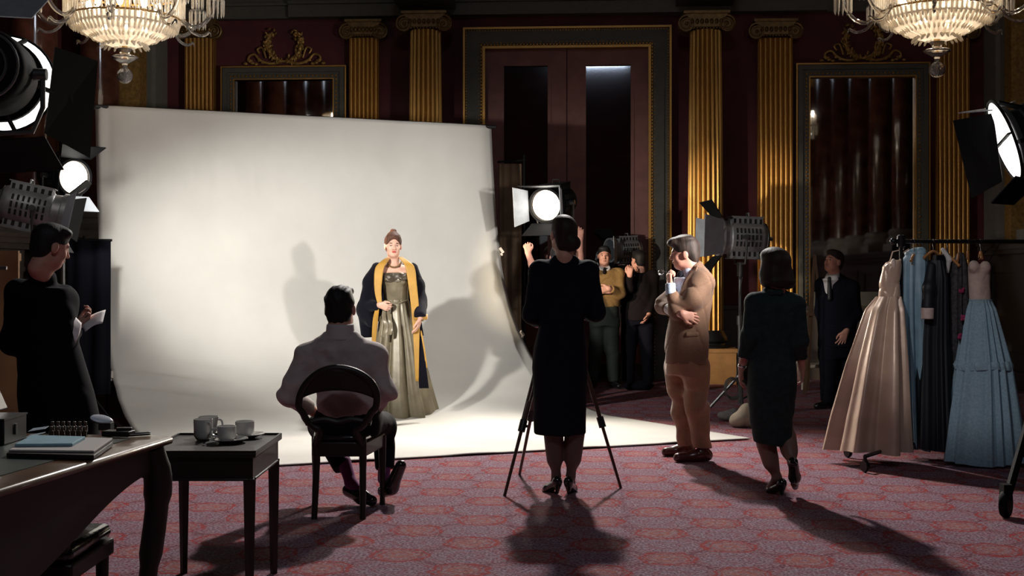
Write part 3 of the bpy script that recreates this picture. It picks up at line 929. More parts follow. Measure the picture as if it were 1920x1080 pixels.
def hand(wrist, d, pn, td, curl=.5, s=1., spread=.1, tcurl=.4):
    """palm and five bent fingers; d = along the hand, pn = the way the palm faces, td = thumb side"""
    w = V(wrist); d = V(d).normalized(); td = V(td); td = (td - d * td.dot(d)).normalized()
    n = d.cross(td).normalized()
    if n.dot(V(pn)) < 0: n = -n
    pr = []
    offs = (.030, .010, -.011, -.030); lens = (.068, .078, .072, .055); base = (.086, .090, .086, .076)
    for o, b_ in zip(offs, base):
        pr.append(Cn(w + td * o * .55 * s, w + (d * b_ + td * o) * s, .0135 * s, .0115 * s, .016))
    for i, (o, l, b_) in enumerate(zip(offs, lens, base)):
        p = w + (d * b_ + td * o) * s; a = 0
        sp = spread * (1.2, .4, -.4, -1.2)[i]
        cc = curl * (1 + .12 * i)
        for q, fl in ((.46, .55), (.31, .95), (.23, .65)):
            a += cc * fl
            dd = (d * math.cos(a) + n * math.sin(a) + td * sp).normalized()
            p2 = p + dd * l * q * s
            pr.append(Cn(p, p2, (.0098 - .0008 * (q < .4)) * s, .0088 * s, .003))
            p = p2
    p = w + (td * .022 + d * .018) * s
    p2 = p + (td * .030 + d * .034 + n * .006) * s
    p3 = p2 + (d * .030 + td * .010 * (1 - tcurl) + n * .022 * tcurl) * s
    p4 = p3 + (d * .022 - td * .012 * tcurl + n * .016 * tcurl) * s
    pr += [Cn(p, p2, .0155 * s, .0125 * s, .014), Cn(p2, p3, .0115 * s, .0105 * s, .004), Cn(p3, p4, .0100 * s, .0085 * s, .003)]
    return pr
def limb(a, b, c, ra, rb, rc, bulge=.12, k=.02):
    """two tapered pieces with a muscle swell on each"""
    a, b, c = V(a), V(b), V(c)
    return [Cn(a, b, ra, rb, k), Cn(b, c, rb, rc, k),
            Cn(a.lerp(b, .25), a.lerp(b, .6), ra * (1 + bulge * .4), rb * (1 + bulge), k),
            Cn(b.lerp(c, .15), b.lerp(c, .45), rb * (1 + bulge * .6), (rb + rc) / 2 * (1 + bulge), k)]
def foot(an, toe, s=1.):
    an, toe = V(an), V(toe); d = (toe - an); d.z = 0
    return [Cn(an, an + d * .35 + V((0, 0, -.045)), .036 * s, .034 * s, .03), Cn(an + d * .35 + V((0, 0, -.045)), toe, .034 * s, .026 * s, .03), El(an - d.normalized() * .02 + V((0, 0, -.035)), .034 * s, .02)]
def body_mesh(prims, rules, h=.006, skin=None, lips=None, brow=None, eye=None):
    m = sdf(prims, h)
    return m, paint(m, rules), [skin or M_skin, lips or M_lip, eye or M_eye, brow or M_brow]
def wrinkle(amp, fx=14., fz=34., seed=0., z0=None, z1=None):
    """soft billows cut by narrow creases"""
    def f(X, Y, Z):
        w = np.sin(fz * Z + 3.1 * np.sin(fx * X * .6 + seed) + 2.3 * np.sin(fx * Y * .5 + seed * 1.7) + seed)
        w2 = np.sin(fx * (X + .6 * Y) + 2.0 * np.sin(fz * .3 * Z + seed) + 1.3)
        cr = (1 - np.abs(np.sin(fz * .42 * (Z + .7 * X) + 1.7 * np.sin(fx * .5 * X + seed * 2) + 1.2 * np.sin(fx * .6 * Y + seed)))) ** 4
        cr2 = (1 - np.abs(np.sin(fz * .33 * (Z - .8 * X) + 1.5 * np.sin(fx * .4 * Z + seed) + 1.4 * np.sin(fx * .5 * X)))) ** 5
        return amp * (w * .35 + w2 * .45 + 1.5 * cr * (.4 + .6 * (w2 > 0)) + 1.2 * cr2)
    return f
def skirt(mb, secs, nf=14, amp=.02, seed=0, n=180, rows=60, sharp=1., tw=.4, close=True):
    """pleated skirt from horizontal rings: (z, cx, cy, rx, ry, fold weight)"""
    secs = sorted(secs, key=lambda q: -q[0]); zs = [-q[0] for q in secs]
    rnd = random.Random(seed); ph = [rnd.uniform(0, 6.28) for _ in range(8)]
    def fn(a, b):
        z = lerp(secs[0][0], secs[-1][0], b)
        cx, cy, rx, ry, fw = [interp(-z, zs, [q[i] for q in secs]) for i in range(1, 6)]
        th = a * 2 * PI
        warp = th + .22 * math.sin(2 * th + ph[0]) + .12 * math.sin(5 * th + ph[1]) + tw * .1 * math.sin(3 * b + ph[2])
        w = math.cos(nf * warp + ph[3]); w = math.copysign(abs(w) ** sharp, w)
        w += .35 * math.cos((nf * 2 + 1) * warp + ph[4])
        r = 1 + amp * fw * w / max(rx, ry)
        return (cx + rx * r * math.cos(th), cy + ry * r * math.sin(th), z + .008 * fw * math.cos(3 * th + ph[5]) * b)
    mb.grid(fn, n, rows, True)
    return mb
def ribbon(mb, pts, wv, th=.006, n=6):
    """flat strip along points; wv = list of half width vectors"""
    P_ = catmull(pts, n); m = len(pts) - 1
    W_ = catmull(wv, n)
    K = len(P_)
    def fn(a, b):
        i = min(K - 1, int(round(b * (K - 1))))
        nrm = V((0, 0, 0))
        return P_[i] + W_[i] * (2 * a - 1)
    mb.grid(fn, 6, K - 1)
    return mb
def shoe_man(an, toe, zf=0.0):
    an, toe = V(an), V(toe); d = (toe - an); d.z = 0; L = d.length; d.normalize()
    pr = [Cn(V((an.x, an.y, zf + .045)) - d * .035, V((an.x, an.y, zf + .045)) + d * .06, .040, .042, .03),
          Cn(V((an.x, an.y, zf + .04)) + d * .06, V((toe.x, toe.y, zf + .033)) - d * .03, .042, .036, .03),
          Cn(V((an.x, an.y, zf + .05)) - d * .02, V((an.x, an.y, zf + .095)), .040, .038, .03),
          Pl((0, 0, zf + .004), (0, 0, -1))]
    return pr
def pump(heel, toe, an, hz=.06):
    """court shoe with a heel"""
    heel, toe, an = V(heel), V(toe), V(an); d = (toe - heel).normalized()
    up = V((0, 0, hz))
    ball = heel.lerp(toe, .66) + V((0, 0, .018))
    return [Cn(heel + up + V((0, 0, .02)), ball, .029, .030, .02), Cn(ball, toe + V((0, 0, .012)) - d * .01, .030, .013, .02),
            Cn(heel + up + V((0, 0, .0)), heel + V((0, 0, .004)), .022, .009, .012, fb=True),
            El(heel + up + V((0, 0, .035)), (.030, .030, .028), .015)]
# ================================================================ PEOPLE
M_navy = mat('black_wool', (.0028, .0036, .0095), .85, spec=.2)
M_blackcloth = mat('black_cloth', (.002, .002, .0055), .9, spec=.15)
M_green = mat('dark_green_wool', (.017, .030, .031), .8, var=.25, scale=25, spec=.25)
M_shirt = mat('mauve_shirt', (.46, .395, .38), .75, var=.12, scale=18, bump=.3, bscale=22)
M_trouser = mat('dark_trousers', (.0045, .0045, .009), .85, spec=.2)
M_tweed = mat('brown_tweed', (.185, .098, .058), .85, var=.22, scale=160, bump=.15, bscale=240, sheen=.1)
M_cord = mat('tan_corduroy', (.30, .155, .08), .7, var=.18, scale=12, bump=.25, bscale=40, sheen=.3)
M_blueshirt = mat('pale_blue_shirt', (.50, .57, .70), .7, var=.25, scale=70)
M_shoe = mat('dark_brown_shoes', (.085, .020, .017), .3, coat=.3)
M_blackshoe = mat('black_shoes', (.010, .010, .012), .22, coat=.5)
M_mustard = mat('mustard_knit', (.21, .115, .035), .85, var=.15, scale=60, bump=.3, bscale=150)
M_olive = mat('dark_olive_trousers', (.014, .020, .016), .8, var=.15, scale=20)
M_white = mat('white_shirt', (.62, .60, .60), .7)
M_yellow = mat('golden_lining', (.42, .215, .022), .55, var=.12, scale=12, sheen=.3)
M_blackvelvet = mat('black_velvet', (.004, .004, .008), .9, spec=.1, sheen=.05)
M_satin = mat('olive_champagne_satin', (.165, .138, .088), .38, metal=.1, var=.22, scale=7, bump=.35, bscale=9)
M_bodice = mat('olive_bodice_band', (.055, .042, .026), .42, metal=.25, var=.2, scale=12, bump=.5, bscale=25)
M_maroon = mat('dark_maroon_jacket', (.005, .002, .003), .85, spec=.2)
M_pearl = mat('amber_beads', (.14, .075, .025), .25)

# ---------------------------------------------------------------- the model on the backdrop
def make_model():
    d = 11.97
    J = lambda px, py, dy=0.: P(px, py, d + dy)
    c0 = FL(748, 786)
    t = thing('person', 'woman posing on the white backdrop in an olive satin gown and gold-lined black coat', 'person', (c0.x, d, 0.012))
    hc = J(737, 461, .0); f = V((.22, -1, -.04))
    hp, rules, R, W = head(hc, f, (0.02, 0, 1), .98, True)
    shL, shR = J(708, 507, .02), J(771, 507, .02)
    ch = J(740, 512, .0)
    pr = hp + [Cn(J(739, 486, .02), J(740, 503, .03), .046, .055, .04),
               Cn(shL, shR, .046, .046, .05), El(J(740, 512, .02), (.150, .085, .075), .05),
               Ts([(J(0, 600).z, J(743, 0).x, d + .01, .115, .085), (J(0, 565).z, J(742, 0).x, d + .01, .112, .088), (J(0, 535).z, J(741, 0).x, d + .0, .120, .10), (J(0, 512).z, J(740, 0).x, d + .01, .135, .09)], k=.04)]
    elL, wrL = J(688, 572, .02), J(712, 572, -.16)
    elR, wrR = J(785, 558, .0), J(788, 598, -.23)
    pr += limb(shL, elL, wrL, .042, .036, .026) + limb(shR, elR, wrR, .042, .036, .024)
    pr += hand(wrL, (.75, -.25, -.25), (-.2, .9, -.2), (.1, -.3, .9), 1.0, .92)
    pr += hand(wrR, (-.30, -.10, -1), (-.9, .3, .1), (-.3, -1, 0), .35, .95)
    m, idx, mats = body_mesh(pr, rules, .004, M_skin, M_lip, M_brow)
    part('body', m, None, t, smooth=180, mats=mats, midx=idx)
    part('hair', sdf(hair_prims(W, R, .98, 'topbun'), .006), M_hairbrown, t, smooth=180)
    # bodice
    b = sdf([Ts([(J(0, 572).z, J(743, 0).x, d + .01, .122, .098), (J(0, 563).z, J(743, 0).x, d + .01, .118, .094), (J(0, 545).z, J(742, 0).x, d, .122, .102), (J(0, 528).z, J(742, 0).x, d, .136, .112), (J(0, 511).z, J(741, 0).x, d + .0, .138, .108)], k=.02),
             El(J(730, 524, -.085), (.05, .035, .05), .03), El(J(753, 524, -.085), (.05, .035, .05), .03), Pl(J(741, 511), (0, 0, 1))], .006, wrinkle(.003, 30, 40, 1))
    bo = part('bodice', b, M_satin, t, smooth=180)
    b = sdf([Ts([(J(0, 529).z, J(742, 0).x, d, .142, .118), (J(0, 513).z, J(741, 0).x, d, .144, .114)], k=.02),
             El(J(730, 523, -.085), (.052, .04, .045), .03), El(J(753, 523, -.085), (.052, .04, .045), .03), Pl(J(741, 512), (0, 0, 1)), Pl(J(741, 530), (0, 0, -1))], .006, wrinkle(.004, 12, 130, 2))
    part('neck_band', b, M_bodice, t, smooth=180, label='dark ruched band across the top of the bodice')
    # skirt
    s_ = MB(); X = lambda px: J(px, 0).x; Z = lambda py: J(0, py).z
    skirt(s_, [(Z(562), X(743), d + .01, .118, .095, .15), (Z(585), X(742), d + .01, .150, .125, .5), (Z(640), X(745), d + .02, .205, .18, .8), (Z(720), X(748), d + .03, .285, .26, 1), (Z(783.5), X(752), d + .04, .355, .32, 1.1)], 9, .030, 5, 200, 70)
    part('skirt', s_, M_satin, t, smooth=180)
    sh = MB(); skirt(sh, [(Z(740), X(752), d + .06, .22, .2, .1), (Z(785.5), X(752), d + .05, .315, .27, .2)], 9, .02, 6, 120, 10)  # made-up black ring, stands in for the shade below the hem
    part('hem_shade', sh, M_blackcloth, t, smooth=180, label='dark ring standing in for the shade under the hem')
    # sash with a hanging bow
    b = MB(); pts = []
    for i in range(25):
        a = PI + PI * i / 24
        pts.append((X(743) + .124 * math.cos(a), d + .01 + .104 * math.sin(a), Z(566) - .012 * math.sin(a * 3)))
    b.tube(pts, .010, 7)
    for q in (((724, 567), (719, 590), (724, 612), (718, 632)), ((726, 567), (729, 590), (733, 610), (730, 628))):
        P_ = [J(x, y, -.13 - .04 * k) for k, (x, y) in enumerate(q)]
        ribbon(b, P_, [V((.008, 0, 0)), V((.015, .01, 0)), V((.019, -.01, 0)), V((.021, .01, 0))])
    b.sph(J(724, 567, -.125), (.03, .02, .022), 10)
    part('sash', b, M_satin, t, smooth=180)
    # necklace
    b = MB()
    for i in range(23):
        a = PI * (1.02 + .96 * i / 22)
        b.sph((X(739.5) + .066 * math.cos(a), d + .01 + .085 * math.sin(a), Z(491) + .052 * math.sin(a)), .0085, 8)
    part('necklace', b, M_pearl, t)
    # coat: wide sleeves, back, golden edges
    pr = [Cn(J(707, 504, .02), J(696, 530, .03), .064, .078, .04), Cn(J(696, 530, .03), J(687, 580, .06), .072, .092, .05), Cn(J(687, 580, .06), J(689, 626, .07), .088, .062, .05),
          Cn(J(700, 520, .08), J(700, 600, .1), .06, .05, .05), Cn(J(689, 575, .0), J(705, 574, -.12), .075, .052, .05), Cn(J(690, 590, .0), J(697, 605, -.06), .07, .05, .05),
          Cn(J(772, 504, .02), J(781, 535, .03), .062, .070, .04), Cn(J(781, 535, .03), J(787, 575, .0), .070, .072, .05), Cn(J(786, 562, .0), J(788, 592, -.19), .066, .062, .05),
          Ts([(Z(728), X(766), d + .33, .22, .04), (Z(630), X(750), d + .21, .22, .045), (Z(560), X(742), d + .14, .21, .05), (Z(520), X(741), d + .12, .19, .05), (Z(494), X(740), d + .085, .12, .05)], k=.05),  # back lengthened behind the skirt to block light on the backdrop
          Pl(J(789, 594, -.1), (0.05, 0, -1), J(789, 602, -.12), .15), Pl(J(689, 632, .07), (0, 0, -1))]
    part('coat', sdf(pr, .007, wrinkle(.004, 16, 12, 3)), M_blackvelvet, t, smooth=180)
    b = MB()
    hw = lambda px: V((px / 192.2, 0, 0))
    ribbon(b, [J(731, 482, .02), J(722, 489, -.07), J(712, 502, -.11), J(709, 525, -.135), J(709, 550, -.15), J(713, 573, -.16)], [hw(4), hw(6), hw(8), hw(7.5), hw(6), hw(4)])
    ribbon(b, [J(750, 482, .02), J(760, 490, -.07), J(769, 502, -.11), J(773, 530, -.13), J(777, 565, -.16), J(780, 600, -.19), J(781, 650, -.26), J(782, 715, -.30)], [hw(4), hw(6.5), hw(8.5), hw(8), hw(7.5), hw(7), hw(5), hw(3)])
    ribbon(b, [J(737, 480, .07), J(741, 478, .075), J(747, 480, .07)], [V((0, 0, .03))] * 3)
    part('lining', b, M_yellow, t, smooth=180, solid=.008, label='golden lining turned out along the coat fronts')
    b = MB(); ribbon(b, [J(708, 575, -.15), J(704, 600, -.12), J(701, 640, -.10), J(699, 690, -.1)], [hw(3), hw(5), hw(4), hw(3)])
    part('lining', b, M_yellow, t, smooth=180, solid=.008, label='golden lining below the left coat front')
    b = MB(); ribbon(b, [J(781, 560, -.13), J(784, 600, -.165), J(788, 640, -.225), J(791, 680, -.27), J(795, 728, -.31)], [hw(2), hw(3), hw(5), hw(7), hw(9)])
    part('coat_front', b, M_blackvelvet, t, smooth=180, solid=.012)
    b = MB(); ribbon(b, [J(789, 620, -.2), J(793, 640, -.235), J(797, 665, -.26), J(800, 690, -.28)], [hw(1.5)] * 4)
    part('lining', b, M_yellow, t, smooth=180, solid=.006, label='golden edge of the loose coat front')
    b = MB()
    b.lathe([(.066, 0), (.071, .005), (.071, .045), (.066, .05)], J(788, 599, -.16), (0, 0, 1), 20)
    part('cuff', b, M_yellow, t, smooth=60, solid=.004, label='golden cuff edge')
    b = MB(); b.lathe([(.030, 0), (.034, .01), (.030, .02)], J(788, 602, -.225), (.05, 0, 1), 16)
    part('bracelet', b, M_pearl, t)
make_model()

# ---------------------------------------------------------------- photographer
def make_photographer():
    d = 7.91; J = lambda px, py, dy=0.: P(px, py, d + dy)
    t = thing('person', 'woman in a long black dress standing with her back to us at the tripod', 'person', (J(1050, 0).x, d, 0))
    X = lambda px: J(px, 0).x; Z = lambda py: J(0, py).z
    hc = J(1056, 441, .02); f = V((-.30, 1, .02))
    hp, rules, R, W = head(hc, f, (.04, 0, 1), .98, True)
    shL, shR = J(1011, 507, .02), J(1105, 507, .02)
    elL, wrL = J(997, 590, .0), J(1006, 606, .13)
    elR, wrR = J(1117, 585, .0), J(1098, 592, .17)
    pr = hp + [Cn(J(1059, 468, .02), J(1060, 492, .02), .047, .056, .04), Cn(shL, shR, .05, .05, .06)]
    pr += [Ts([(Z(640), X(1051), d, .155, .11), (Z(600), X(1054), d, .125, .095), (Z(540), X(1057), d + .01, .145, .1), (Z(505), X(1058), d + .01, .13, .08)], k=.05)]
    pr += limb(shL, elL, wrL, .045, .037, .027) + limb(shR, elR, wrR, .045, .037, .027)
    pr += hand(wrL, (.25, .8, .1), (.9, -.2, 0), (0, .2, 1), .9, .92) + hand(wrR, (-.5, .8, .15), (-.9, -.3, 0), (0, .2, 1), .9, .92)
    m, idx, mats = body_mesh(pr, rules, .0065, M_skin, M_lip)
    part('body', m, None, t, smooth=180, mats=mats, midx=idx)
    part('hair', sdf(hair_prims(W, R, .98, 'bun'), .006), M_hairdark, t, smooth=180)
    pr = [Cn(J(1037, 640), J(1036, 760), .085, .055, .03), Cn(J(1066, 640), J(1077, 760), .085, .055, .03),
          *limb(J(1036, 755), J(1037, 800), J(1043, 893), .055, .048, .029, .05), *limb(J(1078, 755), J(1079, 800), J(1070, 893), .055, .048, .029, .05),
          Cn(J(1036, 800, -.01), J(1039, 860, -.015), .048, .044, .05), Cn(J(1080, 800, -.01), J(1076, 860, -.015), .048, .044, .05),
          Cn(J(1043, 893), J(1034, 917, .10), .028, .022, .02), Cn(J(1070, 893), J(1074, 918, .10), .028, .022, .02)]
    part('stockings', sdf(pr, .007), M_stock, t, smooth=180)
    g = Z
    pr = [Ts([(Z(814), X(1050), d, .168, .13), (Z(760), X(1050), d, .170, .14), (Z(690), X(1050), d - .01, .180, .155), (Z(650), X(1051), d - .01, .172, .145), (Z(600), X(1054), d, .142, .112), (Z(560), X(1056), d + .01, .155, .12), (Z(520), X(1058), d + .01, .165, .115), (Z(500), X(1058), d + .01, .13, .085)], k=.04),
          Cn(J(1013, 506, .02), J(1103, 506, .02), .062, .062, .06), Cn(J(1052, 488, .02), J(1066, 488, .02), .058, .058, .04),
          Cn(J(1009, 508, .02), elL, .060, .058, .04), Cn(elL, J(1005, 604, .10), .056, .040, .04, fb=True),
          Cn(J(1106, 508, .02), elR, .060, .060, .04), Cn(elR, J(1101, 592, .13), .056, .042, .04, fb=True),
          Pl(J(1058, 480, .02), (.0, .15, 1), J(1058, 476, .02), .1), Pl(J(0, 814), (0, 0, -1))]
    part('dress', sdf(pr, .008, wrinkle(.003, 12, 16, 5)), M_navy, t, smooth=180)
    for (heel, toe, an) in ((J(1045, 922, -.04), J(1018, 924, .12), J(1043, 893)), (J(1066, 926, -.05), J(1077, 926, .14), J(1070, 893))):
        heel.z = 0; toe.z = 0
        part('shoe', sdf(pump(heel, toe, an, .055), .005), M_blackshoe, t, smooth=180)
make_photographer()

# ---------------------------------------------------------------- man in the tweed jacket
def make_tweed():
    d = 9.36; J = lambda px, py, dy=0.: P(px, py, d + dy)
    t = thing('person', 'man in a brown tweed jacket and tan trousers holding eyeglasses to his chin', 'person', (J(1290, 0).x, d, 0))
    X = lambda px: J(px, 0).x; Z = lambda py: J(0, py).z
    hc = J(1283, 476); f = V((-1, .12, -.10))
    hp, rules, R, W = head(hc, f, (-.10, 0, 1), 1.0, False)
    shN, shF = J(1316, 530, -.13), J(1292, 528, .17)
    elN, wrN = J(1269, 582, -.16), J(1257, 536, -.12)
    elF, wrF = J(1244, 572, .10), J(1279, 589, -.245)
    pr = hp + [Cn(J(1292, 496, .0), J(1303, 515, .0), .06, .07, .04)]
    pr += [Cn(shN, elN, .048, .042), Cn(elN, wrN, .042, .03), Cn(shF, elF, .048, .042), Cn(elF, J(1258, 582, -.08), .042, .032), Cn(J(1258, 582, -.08), wrF, .030, .029)]
    pr += [Ts([(Z(680), X(1287), d, .14, .17), (Z(600), X(1295), d, .13, .16), (Z(530), X(1303), d + .01, .115, .17)], k=.05)]
    pr += hand(wrN, (-.12, .15, 1), (1, .25, .05), (-.2, 1, 0), 1.25, 1.0) + hand(wrF, (.95, .05, -.26), (.1, .9, .2), (.2, -.1, -1), .35, .90, .14)
    m, idx, mats = body_mesh(pr, rules, .0042, M_skinw, M_lipm)
    part('body', m, None, t, smooth=180, mats=mats, midx=idx)
    part('hair', sdf(hair_prims(W, R, 1.0, 'wavy'), .006), M_hairgrey, t, smooth=180)
    # shirt collar and front, cuffs, tie
    pr = [Cn(J(1291, 500), J(1296, 511), .070, .080, .03, fa=True), Ts([(Z(600), X(1289), d, .125, .13), (Z(520), X(1291), d, .11, .13)], k=.03), Pl(J(1290, 496), (-.45, 0, 1), J(1290, 490), .13)]
    part('shirt', sdf(pr, .007), M_blueshirt, t, smooth=180)
    pr = [Cn(J(1258, 552, -.13), J(1257, 531, -.12), .041, .037, .01, fa=True, fb=True)]
    part('shirt_cuff', sdf(pr, .005), M_blueshirt, t, smooth=180)
    pr = [Cn(J(1253, 578, -.04), J(1261, 584, -.10), .042, .040, .01, fa=True, fb=True)]
    part('shirt_cuff', sdf(pr, .005), M_white, t, smooth=180)
    pr = [El(J(1276, 513, -.03), (.022, .022, .02), .01), Cn(J(1276, 516, -.035), J(1270, 560, -.06), .018, .03, .02)]
    part('tie', sdf(pr, .005), M_trouser, t, smooth=180)
    # jacket
    pr = [Ts([(Z(682), X(1287), d, .165, .205), (Z(650), X(1287), d, .164, .20), (Z(620), X(1289), d, .155, .195), (Z(590), X(1294), d, .148, .19), (Z(550), X(1303), d + .01, .140, .195), (Z(522), X(1306), d + .02, .118, .19), (Z(508), X(1305), d + .02, .085, .14)], k=.04, p=2.3),
          Cn(shN, shF, .085, .085, .05), Cn(J(1301, 505, .0), J(1308, 520), .082, .095, .04),
          Cn(shN, J(1300, 560, -.19), .078, .070, .05), Cn(J(1300, 560, -.19), elN, .070, .064, .03), Cn(elN, J(1259, 550, -.14), .064, .050, .03, fb=True),
          Cn(shF, elF, .080, .068, .04), Cn(elF, J(1254, 579, -.05), .066, .055, .03, fb=True),
          El(J(1279, 520, -.02), (.055, .07, .16), .025, None, True),
          Pl(J(1296, 500, 0), (-.62, 0, .8), J(1290, 496), .13), Pl(J(0, 681), (0, 0, -1))]
    part('jacket', sdf(pr, .007, wrinkle(.0065, 20, 26, 2)), M_tweed, t, smooth=180)
    pr = [Cn(J(1288, 625.5, -.195), J(1307, 625, -.18), .012, .012, .01), Cn(J(1288, 629, -.197), J(1307, 628.5, -.182), .012, .012, .01)]
    part('pocket_flap', sdf(pr, .005), M_tweed, t, smooth=180)
    b = MB()
    ribbon(b, [J(1305, 500, -.09), J(1294, 522, -.15), J(1283, 548, -.175), J(1277, 566, -.18)], [V((.012, -.01, .012)), V((.035, -.02, .01)), V((.03, -.02, .01)), V((.008, 0, 0))])
    part('lapel', b, M_tweed, t, smooth=180, solid=.008)
    # trousers
    pr = [Ts([(Z(700), X(1287), d, .150, .175), (Z(660), X(1288), d, .150, .175)], k=.03),
          Cn(J(1303, 690, -.08), J(1307, 770, -.09), .105, .082, .05), Cn(J(1307, 770, -.09), J(1317, 838, -.08), .082, .066, .04, fb=True),
          Cn(J(1270, 690, .09), J(1281, 770, .09), .105, .078, .05), Cn(J(1281, 770, .09), J(1287, 832, .09), .078, .062, .04, fb=True), Pl(J(0, 665), (0, 0, 1))]
    tm = sdf(pr, .007, lambda X_, Y_, Z_: .009 * np.sin(26 * X_ + 30 * Y_ + 4 * np.sin(7 * Z_)) + .004 * np.sin(38 * Z_ + 9 * X_) * (Z_ < .55))
    part('trousers', tm, M_cord, t, smooth=180)
    part('shoe', sdf(shoe_man(J(1318, 0, -.08), J(1264, 0, -.12)), .006), M_shoe, t, smooth=180)
    part('shoe', sdf(shoe_man(J(1286, 0, .22), J(1242, 0, .18)), .006), M_shoe, t, smooth=180)
    # eyeglasses held up
    g = thing('eyeglasses', 'eyeglasses held at the chin by the man in tweed', 'eyeglasses', J(1246, 510, -.12))
    for k in (0, 1):
        b = MB(); c = J(1240 - k * 1, 510 + 1.5 * k, -.145 + .05 * k); R2 = hframe((-.25, 1, .1))
        b.tube([c + R2 @ V((.022 * math.cos(a), 0, .018 * math.sin(a))) for a in [2 * PI * i / 20 for i in range(20)]], .0025, 6, closed=True)
        part('rim', b, mat('steel', (.35, .34, .33), .25, metal=1), g)
    b = MB(); b.tube([J(1244, 509, -.15), J(1252, 511, -.13), J(1258, 512, -.12)], .003, 6)
    part('temple', b, mat('steel', (.35, .34, .33), .25, metal=1), g)
make_tweed()

# ---------------------------------------------------------------- walking woman
def make_walker():
    d = 7.85; J = lambda px, py, dy=0.: P(px, py, d + dy)
    t = thing('person', 'woman with a dark bob walking away in a dark green skirt suit', 'person', (J(1455, 0).x, d, 0))
    X = lambda px: J(px, 0).x; Z = lambda py: J(0, py).z
    hc = J(1452, 502, .0); f = V((-.45, 1, -.02))
    hp, rules, R, W = head(hc, f, (0, 0, 1), .94, True)
    shL, shR = J(1414, 568, .0), J(1493, 572, .0)
    elL, wrL = J(1406, 632, -.02), J(1391, 688, .06)
    elR, wrR = J(1500, 640, -.03), J(1503, 690, .06)
    pr = hp + [Cn(J(1449, 528, .0), J(1452, 552, .0), .045, .055, .04), Cn(shL, shR, .048, .048, .05)]
    pr += [Ts([(Z(700), X(1447), d, .145, .10), (Z(640), X(1452), d, .115, .09), (Z(570), X(1453), d, .125, .085)], k=.05)]
    pr += limb(shL, elL, wrL, .044, .036, .024) + limb(shR, elR, wrR, .044, .036, .024)
    pr += hand(wrL, (-.12, .15, -1), (.8, -.3, 0), (.2, 1, 0), .4, .88) + hand(wrR, (-.05, .15, -1), (-.8, -.3, 0), (-.2, 1, 0), .55, .88)
    m, idx, mats = body_mesh(pr, rules, .0062, M_skinw, M_lip)
    part('body', m, None, t, smooth=180, mats=mats, midx=idx)
    part('hair', sdf(hair_prims(W, R, .97, 'bob'), .006), M_hairdark, t, smooth=180)
    pr = [*limb(J(1438, 770), J(1434, 826, .02), J(1457, 896, .0), .06, .047, .029, .06), *limb(J(1464, 770), J(1474, 815, .02), J(1486, 868, -.16), .06, .047, .029, .06),
          Cn(J(1436, 828, .01), J(1444, 868, -.01), .046, .041, .05), Cn(J(1475, 818, -.02), J(1480, 846, -.08), .045, .042, .05),
          Cn(J(1457, 896), J(1440, 918, .1), .028, .022, .02), Cn(J(1486, 868, -.16), J(1489, 908, -.1), .028, .022, .02)]
    part('stockings', sdf(pr, .007), mat('nude_stockings', (.20, .11, .08), .5), t, smooth=180)
    pr = [Ts([(Z(836), X(1449), d, .118, .105), (Z(790), X(1446), d, .140, .125), (Z(720), X(1446), d - .01, .158, .15), (Z(690), X(1447), d - .01, .155, .145), (Z(660), X(1449), d, .135, .12)], k=.03),
          El(J(1478, 826, .0), (.045, .09, .05), .05), Pl(J(1450, 834), (-.16, 0, -1))]
    part('skirt', sdf(pr, .008, wrinkle(.005, 10, 14, 4)), M_green, t, smooth=180)
    pr = [Ts([(Z(684), X(1449), d, .145, .13), (Z(640), X(1451), d, .126, .11), (Z(600), X(1453), d, .146, .115), (Z(570), X(1454), d, .145, .105), (Z(552), X(1453), d, .09, .075)], k=.04),
          Cn(J(1417, 567), J(1490, 571), .060, .060, .05), Cn(J(1448, 543), J(1456, 545), .058, .056, .04),
          Cn(shL, elL, .058, .054, .04), Cn(elL, J(1396, 670, .02), .052, .044, .04, fb=True), Cn(shR, elR, .058, .054, .04), Cn(elR, J(1502, 672, .03), .052, .044, .04, fb=True),
          Pl(J(1451, 537), (-.1, .1, 1), J(1451, 535), .09), Pl(J(0, 684), (0, 0, -1))]
    part('jacket', sdf(pr, .007, wrinkle(.0045, 26, 14, 6)), M_green, t, smooth=180)
    pr = [Cn(J(1439, 541, .03), J(1447, 548, -.07), .018, .02, .02), Cn(J(1447, 548, -.07), J(1462, 548, -.07), .02, .02, .02), Cn(J(1462, 548, -.07), J(1466, 541, .03), .02, .018, .02)]
    part('collar', sdf(pr, .006), M_green, t, smooth=180)
    h1, t1 = J(1466, 0, -.03), J(1436, 0, .13); h1.z = 0; t1.z = 0
    part('shoe', sdf(pump(h1, t1, J(1457, 896), .05), .005), M_blackshoe, t, smooth=180)
    # rear shoe, heel lifted
    pr = [Cn(J(1487, 866, -.19), J(1490, 895, -.13), .031, .036, .02), Cn(J(1490, 895, -.13), J(1491, 913, -.05), .036, .020, .02), Cn(J(1486, 868, -.21), J(1494, 872, -.245), .02, .008, .01)]
    part('shoe', sdf(pr, .005), M_blackshoe, t, smooth=180)
    b = MB(); b.lathe([(.027, 0), (.030, .008), (.027, .016)], J(1392, 684, .055), (-.2, .2, -1), 14)
    part('bracelet', b, mat('silver', (.7, .68, .65), .25, metal=1), t)
make_walker()

